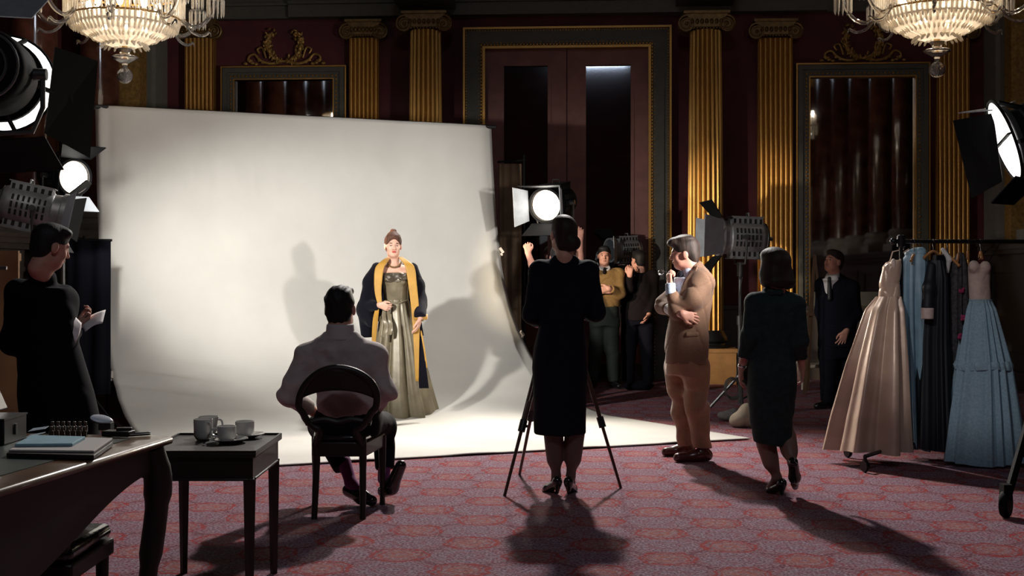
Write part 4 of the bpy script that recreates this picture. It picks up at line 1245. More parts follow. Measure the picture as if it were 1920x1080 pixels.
# ---------------------------------------------------------------- person at the desk
def make_assistant():
    d = 7.0; J = lambda px, py, dy=0.: P(px, py, d + dy)
    t = thing('person', 'person in black with short dark hair holding papers behind the desk', 'person', (J(85, 0).x, d, 0))
    X = lambda px: J(px, 0).x; Z = lambda py: J(0, py).z
    hc = J(96, 463); f = V((.72, .62, -.28))
    hp, rules, R, W = head(hc, f, (.14, .1, 1), 1.02, True)
    shL, shR = J(34, 548, .02), J(122, 562, .12)
    elR, wrR = J(117, 640, .10), J(145, 610, .22)
    elL, wrL = J(26, 640, .05), J(120, 622, .30)
    pr = hp + [Cn(J(84, 492, -.01), J(79, 516, .0), .048, .056, .04), Cn(shL, shR, .05, .05, .05), Ts([(Z(760), X(85), d + .05, .15, .11), (Z(560), X(80), d + .05, .14, .1)], k=.05)]
    pr += limb(shR, elR, wrR, .046, .038, .028) + limb(shL, elL, wrL, .046, .038, .028)
    pr += hand(wrR, (.55, .3, .55), (-.2, .3, .6), (-.3, .8, .4), .9, .95) + hand(wrL, (.9, .2, .2), (0, .2, 1), (0, 1, 0), .8, .9)
    m, idx, mats = body_mesh(pr, rules, .0062, M_skinw, M_lipm)
    part('body', m, None, t, smooth=180, mats=mats, midx=idx)
    hp2 = hair_prims(W, R, 1.04, 'short')
    part('hair', sdf(hp2, .006), M_hairblack, t, smooth=180)
    pr = [Ts([(Z(1060) if Z(1060) > .02 else .02, X(108), d + .05, .20, .20), (.45, X(108), d + .05, .215, .21), (Z(790), X(108), d + .05, .225, .2), (Z(740), X(100), d + .04, .215, .18), (Z(640), X(84), d + .04, .17, .14), (Z(580), X(80), d + .05, .165, .13), (Z(540), X(78), d + .05, .135, .1)], k=.05),
          Cn(shL, shR, .068, .068, .06), Cn(J(76, 512), J(82, 522, .04), .066, .07, .04),
          Cn(shL, elL, .072, .075, .04), Cn(elL, J(110, 628, .27), .07, .05, .05), Cn(shR, elR, .07, .068, .04), Cn(elR, J(143, 618, .2), .064, .045, .04, fb=True),
          Pl(J(82, 505), (.2, .15, 1), J(82, 498), .1)]
    part('dress', sdf(pr, .009, wrinkle(.004, 10, 12, 8)), M_blackcloth, t, smooth=180)
    g = thing('paper_sheets', 'white paper sheets held by the person in black', 'paper', J(165, 605, .25))
    Mp = mat('white_paper', (.85, .80, .80), .8)
    b = MB(); q = [J(150, 606, .24), J(160, 622, .15), J(192, 606, .16), J(198, 581, .30)]
    b.grid(lambda a, c: (q[0].lerp(q[1], a)).lerp(q[3].lerp(q[2], a), c) + V((0, 0, .012 * math.sin(PI * c))), 6, 6)
    part('sheet', b, Mp, g, smooth=180, solid=.003)
    q2 = [J(135, 588, .05), J(153, 606, .07), J(141, 643, .0), J(133, 612, .0)]
    b = MB(); b.grid(lambda a, c: (q2[0].lerp(q2[1], a)).lerp(q2[3].lerp(q2[2], a), c) + V((.008 * math.sin(PI * c), 0, 0)), 6, 6)
    part('sheet', b, Mp, g, smooth=180, solid=.003)
make_assistant()

# ---------------------------------------------------------------- man in the mustard sweater
def make_sweater():
    d = 15.45; J = lambda px, py, dy=0.: P(px, py, d + dy)
    t = thing('person', 'young man in a mustard sweater standing with folded arms by the mirrored door', 'person', (J(1136, 0).x, d, 0))
    X = lambda px: J(px, 0).x; Z = lambda py: J(0, py).z
    hc = J(1133, 480); f = V((-.05, -1, -.03))
    hp, rules, R, W = head(hc, f, (0, 0, 1), 1.0, False)
    shL, shR = J(1113, 513, .0), J(1160, 513, .0)
    elL, wrL = J(1108, 550, -.05), J(1130, 546, -.19)
    elR, wrR = J(1164, 550, -.05), J(1142, 541, -.21)
    pr = hp + [Cn(shL, shR, .05, .05, .05), Ts([(Z(600), X(1136), d, .15, .1), (Z(510), X(1136), d, .16, .1)], k=.05)]
    pr += limb(shL, elL, wrL, .05, .04, .03) + limb(shR, elR, wrR, .05, .04, .03)
    pr += hand(wrL, (1, -.05, .12), (0, 1, 0), (0, 0, 1), .35, 1.) + hand(wrR, (-1, -.05, -.15), (0, 1, 0), (0, 0, 1), .4, 1.)
    m, idx, mats = body_mesh(pr, rules, .0065, M_skinw, M_lipm)
    part('body', m, None, t, smooth=180, mats=mats, midx=idx)
    part('hair', sdf(hair_prims(W, R, 1.0, 'short'), .007), M_hairblack, t, smooth=180)
    pr = [Ts([(Z(576), X(1136), d, .178, .125), (Z(550), X(1136), d, .185, .13), (Z(520), X(1136), d, .185, .12), (Z(505), X(1135), d, .12, .09)], k=.04),
          Cn(shL, shR, .066, .066, .05), Cn(shL, elL, .07, .064, .04), Cn(elL, J(1127, 546, -.17), .062, .046, .04, fb=True), Cn(shR, elR, .07, .064, .04), Cn(elR, J(1146, 542, -.19), .062, .046, .04, fb=True),
          Pl(J(1134, 503, -.02), (0, -.45, 1), J(1134, 500), .12), Pl(J(0, 575), (0, 0, -1))]
    part('sweater', sdf(pr, .008, wrinkle(.004, 18, 30, 3)), M_mustard, t, smooth=180)
    pr = [Cn(J(1133, 498, -.0), J(1134, 506, -.02), .068, .076, .02, fa=True), Pl(J(1133, 499, 0), (0, -.5, 1))]
    part('shirt_collar', sdf(pr, .006), M_white, t, smooth=180)
    part('tie', sdf([El(J(1134, 504, -.085), (.02, .015, .018), .01), Cn(J(1134, 506, -.09), J(1133, 511, -.115), .016, .022, .01)], .005), M_maroon, t, smooth=180)
    pr = [Ts([(Z(610), X(1134), d, .18, .13), (Z(572), X(1136), d, .17, .12)], k=.03), Cn(J(1122, 605), J(1117, 660), .105, .085, .05), Cn(J(1117, 660), J(1112, 716), .085, .07, .04, fb=True),
          Cn(J(1146, 605), J(1148, 660, -.02), .105, .085, .05), Cn(J(1148, 660, -.02), J(1150, 716, -.04), .085, .07, .04, fb=True)]
    part('trousers', sdf(pr, .009, wrinkle(.005, 12, 18, 7)), M_olive, t, smooth=180)
    part('shoe', sdf(shoe_man(J(1112, 0), J(1109, 0, -.24)), .007), M_blackshoe, t, smooth=180)
    part('shoe', sdf(shoe_man(J(1150, 0, -.04), J(1162, 0, -.24)), .007), M_blackshoe, t, smooth=180)
make_sweater()

# ---------------------------------------------------------------- man in the dark suit
def make_suit():
    d = 13.03; J = lambda px, py, dy=0.: P(px, py, d + dy)
    t = thing('person', 'man in a black suit and tie looking up in front of the right mirror', 'person', (J(1570, 0).x, d, 0))
    X = lambda px: J(px, 0).x; Z = lambda py: J(0, py).z
    hc = J(1563, 491); f = V((-.85, -.50, .22))
    hp, rules, R, W = head(hc, f, (.16, .05, 1), 1.0, False)
    shL, shR = J(1543, 535, .04), J(1596, 540, -.02)
    elL, wrL = J(1540, 585, .08), J(1545, 625, .0)
    elR, wrR = J(1604, 588, -.02), J(1586, 622, -.14)
    pr = hp + [Cn(shL, shR, .055, .055, .05), Ts([(Z(640), X(1570), d, .15, .11), (Z(535), X(1570), d, .15, .1)], k=.05)]
    pr += limb(shL, elL, wrL, .05, .04, .03) + limb(shR, elR, wrR, .05, .04, .03)
    pr += hand(wrR, (-.45, -.15, -1), (-.2, .9, 0), (-1, -.2, .2), .3, 1.05, .2) + hand(wrL, (0, -.1, -1), (.9, 0, 0), (0, -1, 0), .5, 1.)
    m, idx, mats = body_mesh(pr, rules, .0065, M_skinw, M_lipm)
    part('body', m, None, t, smooth=180, mats=mats, midx=idx)
    part('hair', sdf(hair_prims(W, R, 1.0, 'short'), .007), M_hairdark, t, smooth=180)
    pr = [Cn(J(1561, 511), J(1561, 518, -.01), .066, .074, .02, fa=True), Ts([(Z(570), X(1562), d + .0, .10, .09), (Z(522), X(1560), d - .01, .11, .095)], k=.03), Pl(J(1560, 512), (-.2, -.3, 1))]
    part('shirt', sdf(pr, .007), M_white, t, smooth=180)
    part('tie', sdf([El(J(1555, 522, -.088), (.022, .015, .02), .01), Cn(J(1555, 525, -.092), J(1556, 560, -.115), .018, .030, .01)], .006), M_black, t, smooth=180)
    pr = [Ts([(Z(650), X(1570), d, .205, .15), (Z(600), X(1570), d, .195, .145), (Z(560), X(1572), d, .205, .14), (Z(532), X(1573), d, .18, .12), (Z(520), X(1570), d, .11, .09)], k=.05),
          Cn(shL, shR, .082, .082, .05), Cn(J(1566, 518, .03), J(1572, 526, .03), .07, .08, .04), Cn(shL, elL, .08, .07, .04), Cn(elL, J(1545, 622, .0), .066, .052, .04, fb=True), Cn(shR, elR, .08, .072, .04), Cn(elR, J(1588, 618, -.12), .068, .052, .04, fb=True),
          El(J(1552, 530, -.14), (.048, .10, .17), .02, None, True), Pl(J(1562, 514), (-.3, -.3, 1), J(1560, 508), .12), Pl(J(0, 650), (0, 0, -1))]
    part('jacket', sdf(pr, .008, wrinkle(.004, 14, 16, 9)), M_navy, t, smooth=180)
    pr = [Ts([(Z(670), X(1568), d, .18, .14), (Z(640), X(1568), d, .18, .13)], k=.03), Cn(J(1555, 660, -.02), J(1552, 755, -.03), .11, .075, .04, fb=True), Cn(J(1582, 660, .03), J(1580, 752, .06), .11, .075, .04, fb=True)]
    part('trousers', sdf(pr, .009, wrinkle(.005, 12, 14, 5)), M_navy, t, smooth=180)
    part('shoe', sdf(shoe_man(J(1552, 0, -.03), J(1528, 0, -.14)), .007), M_blackshoe, t, smooth=180)
    part('shoe', sdf(shoe_man(J(1581, 0, .06), J(1572, 0, -.2)), .007), M_blackshoe, t, smooth=180)
make_suit()

# ---------------------------------------------------------------- two crew members in the shade
def make_crew(kind):
    if kind == 0:
        d = 15.65; ox = 1197
        lab = 'man in a dark maroon jacket standing in shade right of the mustard sweater'
        f = V((-.55, .8, 0)); elA, wrA = (1180, 540, -.15), (1181, 517, -.24); elB, wrB = (1226, 555, 0), (1216, 590, -.12)
    else:
        d = 13.0; ox = 1046
        lab = 'person with raised arms mostly hidden behind the woman in the long black dress'
        f = V((0, 1, .1)); elA, wrA = (1003, 512, .1), (990, 474, .15); elB, wrB = (1086, 505, .1), (1088, 447, .25)
    J = lambda px, py, dy=0.: P(px, py, d + dy); X = lambda px: J(px, 0).x
    s = F / d; Zm = lambda z: z
    t = thing('person', lab, 'person', (X(ox), d, 0))
    hc = V((X(ox), d, 1.60)); hp, rules, R, W = head(hc, f, (0, 0, 1), 1.0, False)
    shA, shB = V((X(ox) - .19, d, 1.40)), V((X(ox) + .19, d, 1.40))
    elA, wrA, elB, wrB = J(*elA), J(*wrA), J(*elB), J(*wrB)
    pr = hp + [Cn(shA, shB, .05, .05, .05), Ts([(.9, X(ox), d, .15, .1), (1.4, X(ox), d, .15, .1)], k=.05)]
    pr += limb(shA, elA, wrA, .048, .04, .03) + limb(shB, elB, wrB, .048, .04, .03)
    if kind == 0:
        pr += hand(wrA, (.0, -.1, 1), (.5, .8, 0), (-.8, .2, .2), .7, 1.) + hand(wrB, (-.4, -.3, -.8), (-.6, .5, 0), (-.3, -1, 0), .5, 1.)
    else:
        pr += hand(wrA, (-.1, .3, .9), (0, 1, .2), (1, 0, 0), .9, 1.) + hand(wrB, (0, .3, 1), (0, 1, 0), (-1, 0, 0), .5, 1.)
    m, idx, mats = body_mesh(pr, rules, .007, M_skinw, M_lipm)
    part('body', m, None, t, smooth=180, mats=mats, midx=idx)
    part('hair', sdf(hair_prims(W, R, 1.0, 'short'), .008), M_hairblack, t, smooth=180)
    jm = M_maroon if kind == 0 else M_blackcloth
    x0 = X(ox)
    pr = [Ts([(.84, x0, d, .20, .14), (1.1, x0, d, .19, .135), (1.3, x0, d, .2, .13), (1.44, x0, d, .13, .1)], k=.05), Cn(shA, shB, .075, .075, .05)]
    fr = .95 if kind == 0 else .25
    pr += [Cn(shA, elA, .075, .066, .04), Cn(elA, elA.lerp(wrA, fr), .064, .048, .04, fb=True), Cn(shB, elB, .075, .066, .04), Cn(elB, elB.lerp(wrB, fr), .064, .048, .04, fb=True), Pl((x0, d, 1.47), (0, 0, 1), (x0, d, 1.5), .1)]
    part('jacket', sdf(pr, .009, wrinkle(.004, 12, 14, 2)), jm, t, smooth=180)
    pr = [Ts([(.78, x0, d, .18, .13), (.88, x0, d, .17, .12)], k=.03), Cn((x0 - .1, d, .82), (x0 - .13, d, .06), .11, .07, .04, fb=True), Cn((x0 + .1, d, .82), (x0 + .13, d, .06), .11, .07, .04, fb=True)]
    part('trousers', sdf(pr, .01, wrinkle(.004, 12, 14, 3)), M_blackcloth, t, smooth=180)
    for s_ in (-1, 1):
        part('shoe', sdf(shoe_man((x0 + s_ * .13, d, 0), (x0 + s_ * .15, d - (.24 if kind == 0 else -.24), 0)), .008), M_blackshoe, t, smooth=180)
make_crew(0); make_crew(1)

# ---------------------------------------------------------------- seated man
def make_seated():
    d = 7.32; J = lambda px, py, dy=0.: P(px, py, d + dy)
    t = thing('person', 'man in a mauve shirt sitting with his back to us on an open-back chair', 'person', (J(640, 0).x, d, 0))
    X = lambda px: J(px, 0).x; Z = lambda py: J(0, py).z
    hc = J(638, 579, .02); f = V((.08, 1, .04))
    hp, rules, R, W = head(hc, f, (-.02, .03, 1), 1.06, False)
    shL, shR = J(577, 672, .02), J(699, 670, .02)
    elL, wrL = J(545, 738, -.02), J(588, 772, .26)
    elR, wrR = J(722, 732, -.0), J(700, 766, .26)
    pr = hp + [Cn(J(638, 612, .0), J(638, 640, .0), .062, .07, .04), Cn(shL, shR, .055, .055, .05)]
    pr += [Ts([(Z(790), X(650), d + .02, .17, .12), (Z(720), X(646), d + .03, .165, .115), (Z(660), X(640), d + .02, .18, .11)], k=.05)]
    pr += limb(shL, elL, wrL, .052, .044, .032) + limb(shR, elR, wrR, .052, .044, .032)
    pr += hand(wrL, (.5, .8, -.1), (0, 0, -1), (.6, -.4, 0), .5, 1.05) + hand(wrR, (-.4, .8, -.1), (0, 0, -1), (-.6, -.4, 0), .5, 1.05)
    m, idx, mats = body_mesh(pr, rules, .007, M_skinw, M_lipm)
    part('body', m, None, t, smooth=180, mats=mats, midx=idx)
    part('hair', sdf(hair_prims(W, R, 1.08, 'short'), .006, lambda X_, Y_, Z_: .003 * np.sin(160 * X_ + 3 * np.sin(40 * Z_))), M_hairblack, t, smooth=180)
    pr = [Ts([(Z(778), X(652), d + .01, .178, .135), (Z(745), X(650), d + .02, .185, .140), (Z(710), X(645), d + .03, .205, .140), (Z(680), X(641), d + .03, .205, .135), (Z(655), X(639), d + .02, .165, .12), (Z(640), X(638), d + .02, .12, .095)], k=.05, p=2.2),
          Cn(shL, shR, .070, .070, .06), Cn(J(630, 634, .0), J(646, 634, .0), .070, .070, .07), Cn(J(622, 646, .01), shL, .075, .070, .05), Cn(J(654, 646, .01), shR, .075, .070, .05),
          Cn(shL, elL, .074, .068, .05), Cn(elL, J(575, 764, .2), .068, .055, .04, fb=True), El(J(541, 735, -.02), (.05, .06, .065), .04),
          Cn(shR, elR, .074, .066, .05), Cn(elR, J(704, 762, .22), .064, .052, .04, fb=True),
          Pl(J(638, 622), (0, .1, 1), J(638, 612), .14)]
    fo = lambda X_, Y_, Z_: .011 * np.sin(30 * (Z_ + .55 * X_) + 2.2 * np.sin(9 * X_ + 1)) * np.exp(-((Z_ - .78) / .16) ** 2) + .003 * np.sin(55 * Z_ + 20 * X_ + 2 * np.sin(18 * X_))
    part('shirt', sdf(pr, .007, fo), M_shirt, t, smooth=180)
    pr = [Cn(J(638, 636, -.01), J(638, 607, -.015), .090, .080, .02, fa=True, fb=True)]
    part('collar', sdf(pr, .005), mat('grey_collar', (.50, .46, .46), .7), t, smooth=180)
    # legs: thighs forward on the seat, shins down and tucked
    hipL, hipR = J(618, 795, .02), J(682, 795, .02)
    knL, knR = J(603, 800, .44), J(718, 798, .42)
    anL, anR = V((X(650), d + .20, .13)), V((X(709), d + .30, .14))
    pr = [Ts([(Z(815), X(650), d + .02, .185, .15), (Z(770), X(651), d + .02, .178, .138)], k=.05, p=2.3),
          Cn(hipL, knL, .098, .080, .05), Cn(knL, V((X(632), d + .27, .22)), .078, .062, .04, fb=True),
          Cn(hipR, knR, .098, .080, .05), Cn(knR, V((X(711), d + .32, .20)), .078, .060, .04, fb=True)]
    part('trousers', sdf(pr, .008, wrinkle(.005, 14, 20, 3)), M_trouser, t, smooth=180)
    Msock = mat('purple_socks', (.20, .035, .16), .8)
    part('sock', sdf([Cn(V((X(634), d + .27, .25)), anL, .042, .036, .02), Cn(anL, anL + V((.06, -.02, -.05)), .036, .034, .02)], .006), Msock, t, smooth=180, label='purple sock above the left shoe')
    part('sock', sdf([Cn(V((X(711), d + .32, .24)), anR, .042, .036, .02)], .006), Msock, t, smooth=180)
    # left shoe lies on its outer edge, pointing right; right shoe propped with sole to us
    pr = [Cn(V((X(645), d + .22, .085)), V((X(672), d + .16, .055)), .042, .042, .03), Cn(V((X(672), d + .16, .055)), V((X(694), d + .10, .042)), .042, .032, .03)]
    part('shoe', sdf(pr, .006), M_blackshoe, t, smooth=180)
    pr = [Cn(V((X(711), d + .28, .07)), V((X(726), d + .24, .10)), .042, .044, .03), Cn(V((X(726), d + .24, .10)), V((X(746), d + .20, .24)), .044, .034, .03)]
    part('shoe', sdf(pr, .006), M_blackshoe, t, smooth=180)
make_seated()
# ================================================================ STUDIO LAMPS
M_lampblk = mat('lamp_black_enamel', (.003, .003, .004), .7, spec=.15)
M_lampgrey = mat('lamp_grey_metal', (.24, .24, .25), .45, metal=.35, var=.15, scale=20)
M_slot = mat('lamp_slot_black', (.004, .004, .004), .8)
M_doorwhite = mat('barn_door_pale', (.30, .32, .35), .5, var=.12, scale=12)
M_standm = mat('stand_steel', (.10, .10, .10), .4, metal=.7)
def glow(name, col, st):
    return mat(name, (.8, .8, .8), .3, emit=col, estr=st)
M_lens_on = glow('lit_lens', (1, .80, .58), 4.5)
M_lens_core = glow('lamp_filament_glow', (1, .95, .86), 26.)
M_lens_off = mat('unlit_lens', (.05, .06, .07), .08, coat=.6)
M_reflect = glow('lit_diffuser', (1, .95, .90), 2.6)

def fresnel(name, label, c, aim, R, L, foot=None, body='grey', lens='on', doors=(), door_size=1.6, roll=0., vents=True, rear=True, yoke=True, pole_to=None, legs=(.3, 2.4, 4.5), leg_r=.42, wheels=False):
    """lamp head on its stand; local head axes: y = the way it shines, z = up, x = right"""
    c = V(c); y = V(aim).normalized(); x = y.cross(V((0, 0, 1))).normalized(); z = x.cross(y).normalized()
    Rm = Matrix((x, y, z)).transposed() @ Matrix.Rotation(roll, 3, 'Y')
    H = Matrix.Translation(c) @ Rm.to_4x4()
    base = V((c.x, c.y, 0)) if foot is None else V(foot)
    t = thing(name, label, 'studio lamp', base)
    bm_ = M_lampgrey if body == 'grey' else M_lampblk
    h = MB(H)
    prof = [(0.02, -L * .62), (R * .55, -L * .60), (R * .62, -L * .56), (R * .95, -L * .50), (R * 1.05, -L * .42), (R * 1.08, -L * .1), (R * 1.08, L * .25), (R * 1.0, L * .28), (R * 1.02, L * .40), (R * 1.16, L * .42), (R * 1.16, L * .5), (R * 1.0, L * .5), (R * .98, L * .40)]
    h.lathe(prof, (0, 0, 0), (0, 1, 0), 36, cap=False)
    if vents:
        for s in (-1, 1):
            b = MB(H); b.box((0, -L * .10, s * R * 1.02), (R * 1.25, L * .66, R * .42)); b.box((0, -L * .10, s * R * 1.26), (R * 1.32, L * .72, R * .05))
            b.cur = 1
            for k in range(6):
                yy = -L * .38 + k * L * .115
                for sx in (-1, 1):
                    b.box((sx * R * .63, yy, s * R * .98), (R * .03, L * .05, R * .30))
            part('vent_box', b, None, t, mats=[bm_, M_slot], smooth=0)
        b = h; b.cur = 1
        for k in range(7):
            for sx in (-1, 1):
                for q in range(-1, 2):
                    a = q * .38
                    b.box((sx * R * 1.085 * math.cos(a), -L * .34 + k * L * .085, R * 1.085 * math.sin(a)), (R * .035, L * .035, R * .30), Matrix.Rotation(-sx * a, 3, 'Y'))
        b = MB(H); b.tube([(-R * .25, -L * .15, R * 1.28), (-R * .22, -L * .15, R * 1.5), (R * .22, -L * .15, R * 1.5), (R * .25, -L * .15, R * 1.28)], R * .05, 8)
        part('carry_handle', b, bm_, t)
    part('housing', h, None, t, mats=[bm_, M_slot])
    if rear:
        b = MB(H)
        for rr in (.62, .9):
            b.tube([(R * rr * math.cos(2 * PI * i / 28), -L * (.58 if rr < .7 else .53), R * rr * math.sin(2 * PI * i / 28)) for i in range(28)], R * .045, 6, closed=True)
        b.cyl((0, -L * .60, 0), (0, -L * .72, 0), R * .12, n=12)
        part('rear_ring', b, M_standm, t)
    b = MB(H); b.lathe([(1e-5, L * .47), (R * .5, L * .465), (R * .85, L * .44), (R * .98, L * .41)], (0, 0, 0), (0, 1, 0), 36, cap=False)
    ln = part('lens', b, M_lens_on if lens == 'on' else M_lens_off, t, label='glowing round lens' if lens == 'on' else 'unlit round lens')
    if lens == 'on':
        b = MB(H); b.lathe([(1e-5, L * .478), (R * .55, L * .470), (R * .80, L * .452)], (R * -.08, 0, R * .05), (0, 1, 0), 30, cap=False)
        part('hot_centre', b, M_lens_core, ln)
    for (side, ang, mt_, sz) in doors:
        a = math.radians(ang); w = R * sz; n0 = R * 1.16
        b = MB(H)
        ca, sa = math.cos(a), math.sin(a)      # 0 = straight ahead, 90 = folded flat outward
        if side in ('left', 'right'):
            s = -1 if side == 'left' else 1
            q = [V((s * n0, L * .5, -n0 * .85)), V((s * n0, L * .5, n0 * .85)), V((s * (n0 + w * sa), L * .5 + w * ca, n0 * 1.1)), V((s * (n0 + w * sa), L * .5 + w * ca, -n0 * 1.1))]
        else:
            s = -1 if side == 'bottom' else 1
            q = [V((-n0 * .85, L * .5, s * n0)), V((n0 * .85, L * .5, s * n0)), V((n0 * 1.25, L * .5 + w * ca, s * (n0 + w * sa))), V((-n0 * 1.25, L * .5 + w * ca, s * (n0 + w * sa)))]
        nn = (q[1] - q[0]).cross(q[3] - q[0]).normalized() * .004
        b.add([p + nn for p in q] + [p - nn for p in q], [(0, 1, 2, 3), (7, 6, 5, 4), (0, 4, 5, 1), (1, 5, 6, 2), (2, 6, 7, 3), (3, 7, 4, 0)])
        part('barn_door', b, mt_, t, smooth=0)
    if yoke:
        b = MB(); e = R * 1.30
        pts = [c + x * -e, c + x * -e + V((0, 0, -R * .9)), c + x * -e * .8 + V((0, 0, -R * 1.55)), c + V((0, 0, -R * 1.62)), c + x * e * .8 + V((0, 0, -R * 1.55)), c + x * e + V((0, 0, -R * .9)), c + x * e]
        b.tube(pts, R * .07, 8); b.cyl(c - x * e * 1.08, c - x * e * .8, R * .16, n=12); b.cyl(c + x * e * 1.08, c + x * e * .8, R * .16, n=12)
        part('yoke', b, M_standm, t)
    topz = c.z - R * 1.6
    b = MB(); b.cyl((c.x, c.y, topz), (c.x, c.y, topz * .55), .018, n=12); b.cyl((c.x, c.y, topz * .62), (c.x, c.y, .12), .026, n=12)
    part('pole', b, M_standm, t)
    b = MB(); b.cyl((c.x, c.y, topz * .60), (c.x, c.y, topz * .66), .036, n=12); b.cyl((c.x + .03, c.y, topz * .63), (c.x + .09, c.y, topz * .63), .012, n=8)
    part('clamp', b, M_standm, t)
    b = MB(); b.cyl((c.x, c.y, topz + .02), (c.x, c.y, topz - .12), .034, n=12)
    part('spigot', b, M_standm, t)
    for a in legs:
        fx, fy = c.x + leg_r * math.cos(a), c.y + leg_r * math.sin(a)
        b = MB(); zf = .09 if wheels else .012
        b.tube([(c.x, c.y, .42 if not wheels else .75), (fx, fy, zf)], .016 if not wheels else .026, 8)
        b.tube([(c.x, c.y, .16), ((c.x + fx) / 2, (c.y + fy) / 2, (.42 + zf) / 2 if not wheels else .42)], .010, 6)
        lg = part('leg', b, M_standm if not wheels else M_lampblk, t)
        if wheels:
            b = MB(); b.lathe([(.02, -.025), (.07, -.025), (.08, -.012), (.08, .012), (.07, .025), (.02, .025)], (fx, fy, .08), (math.sin(a), -math.cos(a), 0), 20)
            b.box((fx, fy, .15), (.05, .07, .09))
            part('caster', b, M_lampblk, lg)
    return t, H

mdl = V((-1.15, 12.0, 1.3))
def plate(name, t, q, m):
    q = [V(p) for p in q]; nn = (q[1] - q[0]).cross(q[3] - q[0]).normalized() * .004
    b = MB(); b.add([p + nn for p in q] + [p - nn for p in q], [(0, 1, 2, 3), (7, 6, 5, 4), (0, 4, 5, 1), (1, 5, 6, 2), (2, 6, 7, 3), (3, 7, 4, 0)])
    return part(name, b, m, t, smooth=0)
def diffuser(t, H, R, y0, tilt=0., struts=(0.2, 1.8, 3.4, 5.0), rin=.1, bars=()):
    """glowing round cloth held in front of the lens by struts"""
    b = MB(H); b.lathe([(1e-4, y0 + .012), (R, y0), (R, y0 - .006), (1e-4, y0 - .006)], (0, 0, 0), (0, 1, 0), 44, cap=False)
    o = part('diffuser', b, M_reflect, t, label='glowing white diffuser disc')
    b = MB(H); b.tube([(R * math.cos(2 * PI * i / 40), y0, R * math.sin(2 * PI * i / 40)) for i in range(40)], .010, 6, closed=True)
    rim = part('diffuser_rim', b, M_lampblk, t)
    for a in struts:
        b = MB(H); b.tube([(rin * .9 * math.cos(a), y0 - .16, rin * .9 * math.sin(a)), (R * .98 * math.cos(a), y0 - .018, R * .98 * math.sin(a))], .016, 6)
        part('strut', b, M_lampblk, rim)
    for a in bars:
        b = MB(H); b.bar((-R * math.cos(a), y0 + .02, -R * math.sin(a)), (R * math.cos(a), y0 + .02, R * math.sin(a)), .022, .012)
        part('strut', b, M_lampblk, rim)
# key lamp seen from behind, upper left
t, H = fresnel('studio_lamp', 'huge black studio lamp seen from behind at the top left corner', P(-14, 138, 7.75), V((-.12, 1, -.08)), .235, .40, body='black', lens='off', vents=False, legs=(2.6, 4.6, 3.4), leg_r=.6)
diffuser(t, H, .318, .27, rin=.25, struts=(-.18, 1.15, -1.35, 2.6))
plate('barn_door', t, [P(103, 88, 8.0), P(183, 114, 8.32), P(168, 296, 8.32), P(84, 250, 8.0)], M_lampblk)
plate('barn_door', t, [P(-60, 268, 8.0), P(84, 256, 8.0), P(120, 318, 8.3), P(-90, 330, 8.3)], M_lampblk)
plate('barn_door', t, [P(-60, 28, 8.0), P(60, 34, 8.0), P(100, -10, 8.3), P(-90, -30, 8.3)], M_doorwhite)  # pale colour stands in for the lamp-lit inner side of this flap
# bright round lamp left of the backdrop
fresnel('studio_lamp', 'studio lamp with a bright round lens at the left edge of the backdrop', LEFT_SMALL, V((1.0, -.85, -.12)), .135, .38, body='black', doors=(('top', 40, M_lampblk, 1.2), ('bottom', 60, M_doorwhite, 1.0), ('right', 25, M_lampblk, 1.3)), legs=(1.2, 3.2, 5.0), leg_r=.34)
# grey vented lamp above the person in black
fresnel('studio_lamp', 'grey vented studio lamp with a pale flap above the head of the person in black', P(66, 392, 9.0), V((1, .25, -.22)), .135, .44, lens='off', doors=(('right', 70, M_doorwhite, 1.5), ('left', 60, M_lampblk, 1.2), ('top', 50, M_lampblk, 1.2), ('bottom', 50, M_lampblk, 1.0)), legs=(.5, 2.5, 4.6), leg_r=.4)
# lamp behind the photographer
fresnel('studio_lamp', 'bright studio lamp directly above the head of the woman in the long black dress', MID_LAMP + V((.04, .06, .02)), V((-.40, -1, -.16)), .168, .60, body='black', doors=(('right', 40, M_doorwhite, 1.1), ('left', 8, M_doorwhite, .7), ('top', 12, M_lampblk, 1.0), ('bottom', 45, M_lampblk, 1.0)), legs=(.6, 2.7, 4.7), leg_r=.42)
# lamp on a stand behind the tweed man
fresnel('studio_lamp', 'grey vented studio lamp on a tall stand between the tweed man and the walking woman', P(1388, 446, 12.3), V((-1, -.10, .03)), .165, .46, lens='off', doors=(('left', 30, M_doorwhite, 1.55), ('right', 60, M_doorwhite, 1.5), ('top', 50, M_lampblk, 1.3), ('bottom', 50, M_lampblk, 1.3)), legs=(2.9, 4.6, .6), leg_r=.36)
# small lamp near the sweater man
fresnel('studio_lamp', 'small grey studio lamp behind the folded-arm man in the mustard sweater', P(1168, 468, 16.15), V((-.9, -.5, -.05)), .14, .42, lens='off', doors=(('left', 45, M_doorwhite, 1.2), ('top', 50, M_lampblk, 1.1), ('bottom', 50, M_lampblk, 1.1)), legs=(.7, 2.6, 4.5), leg_r=.3)
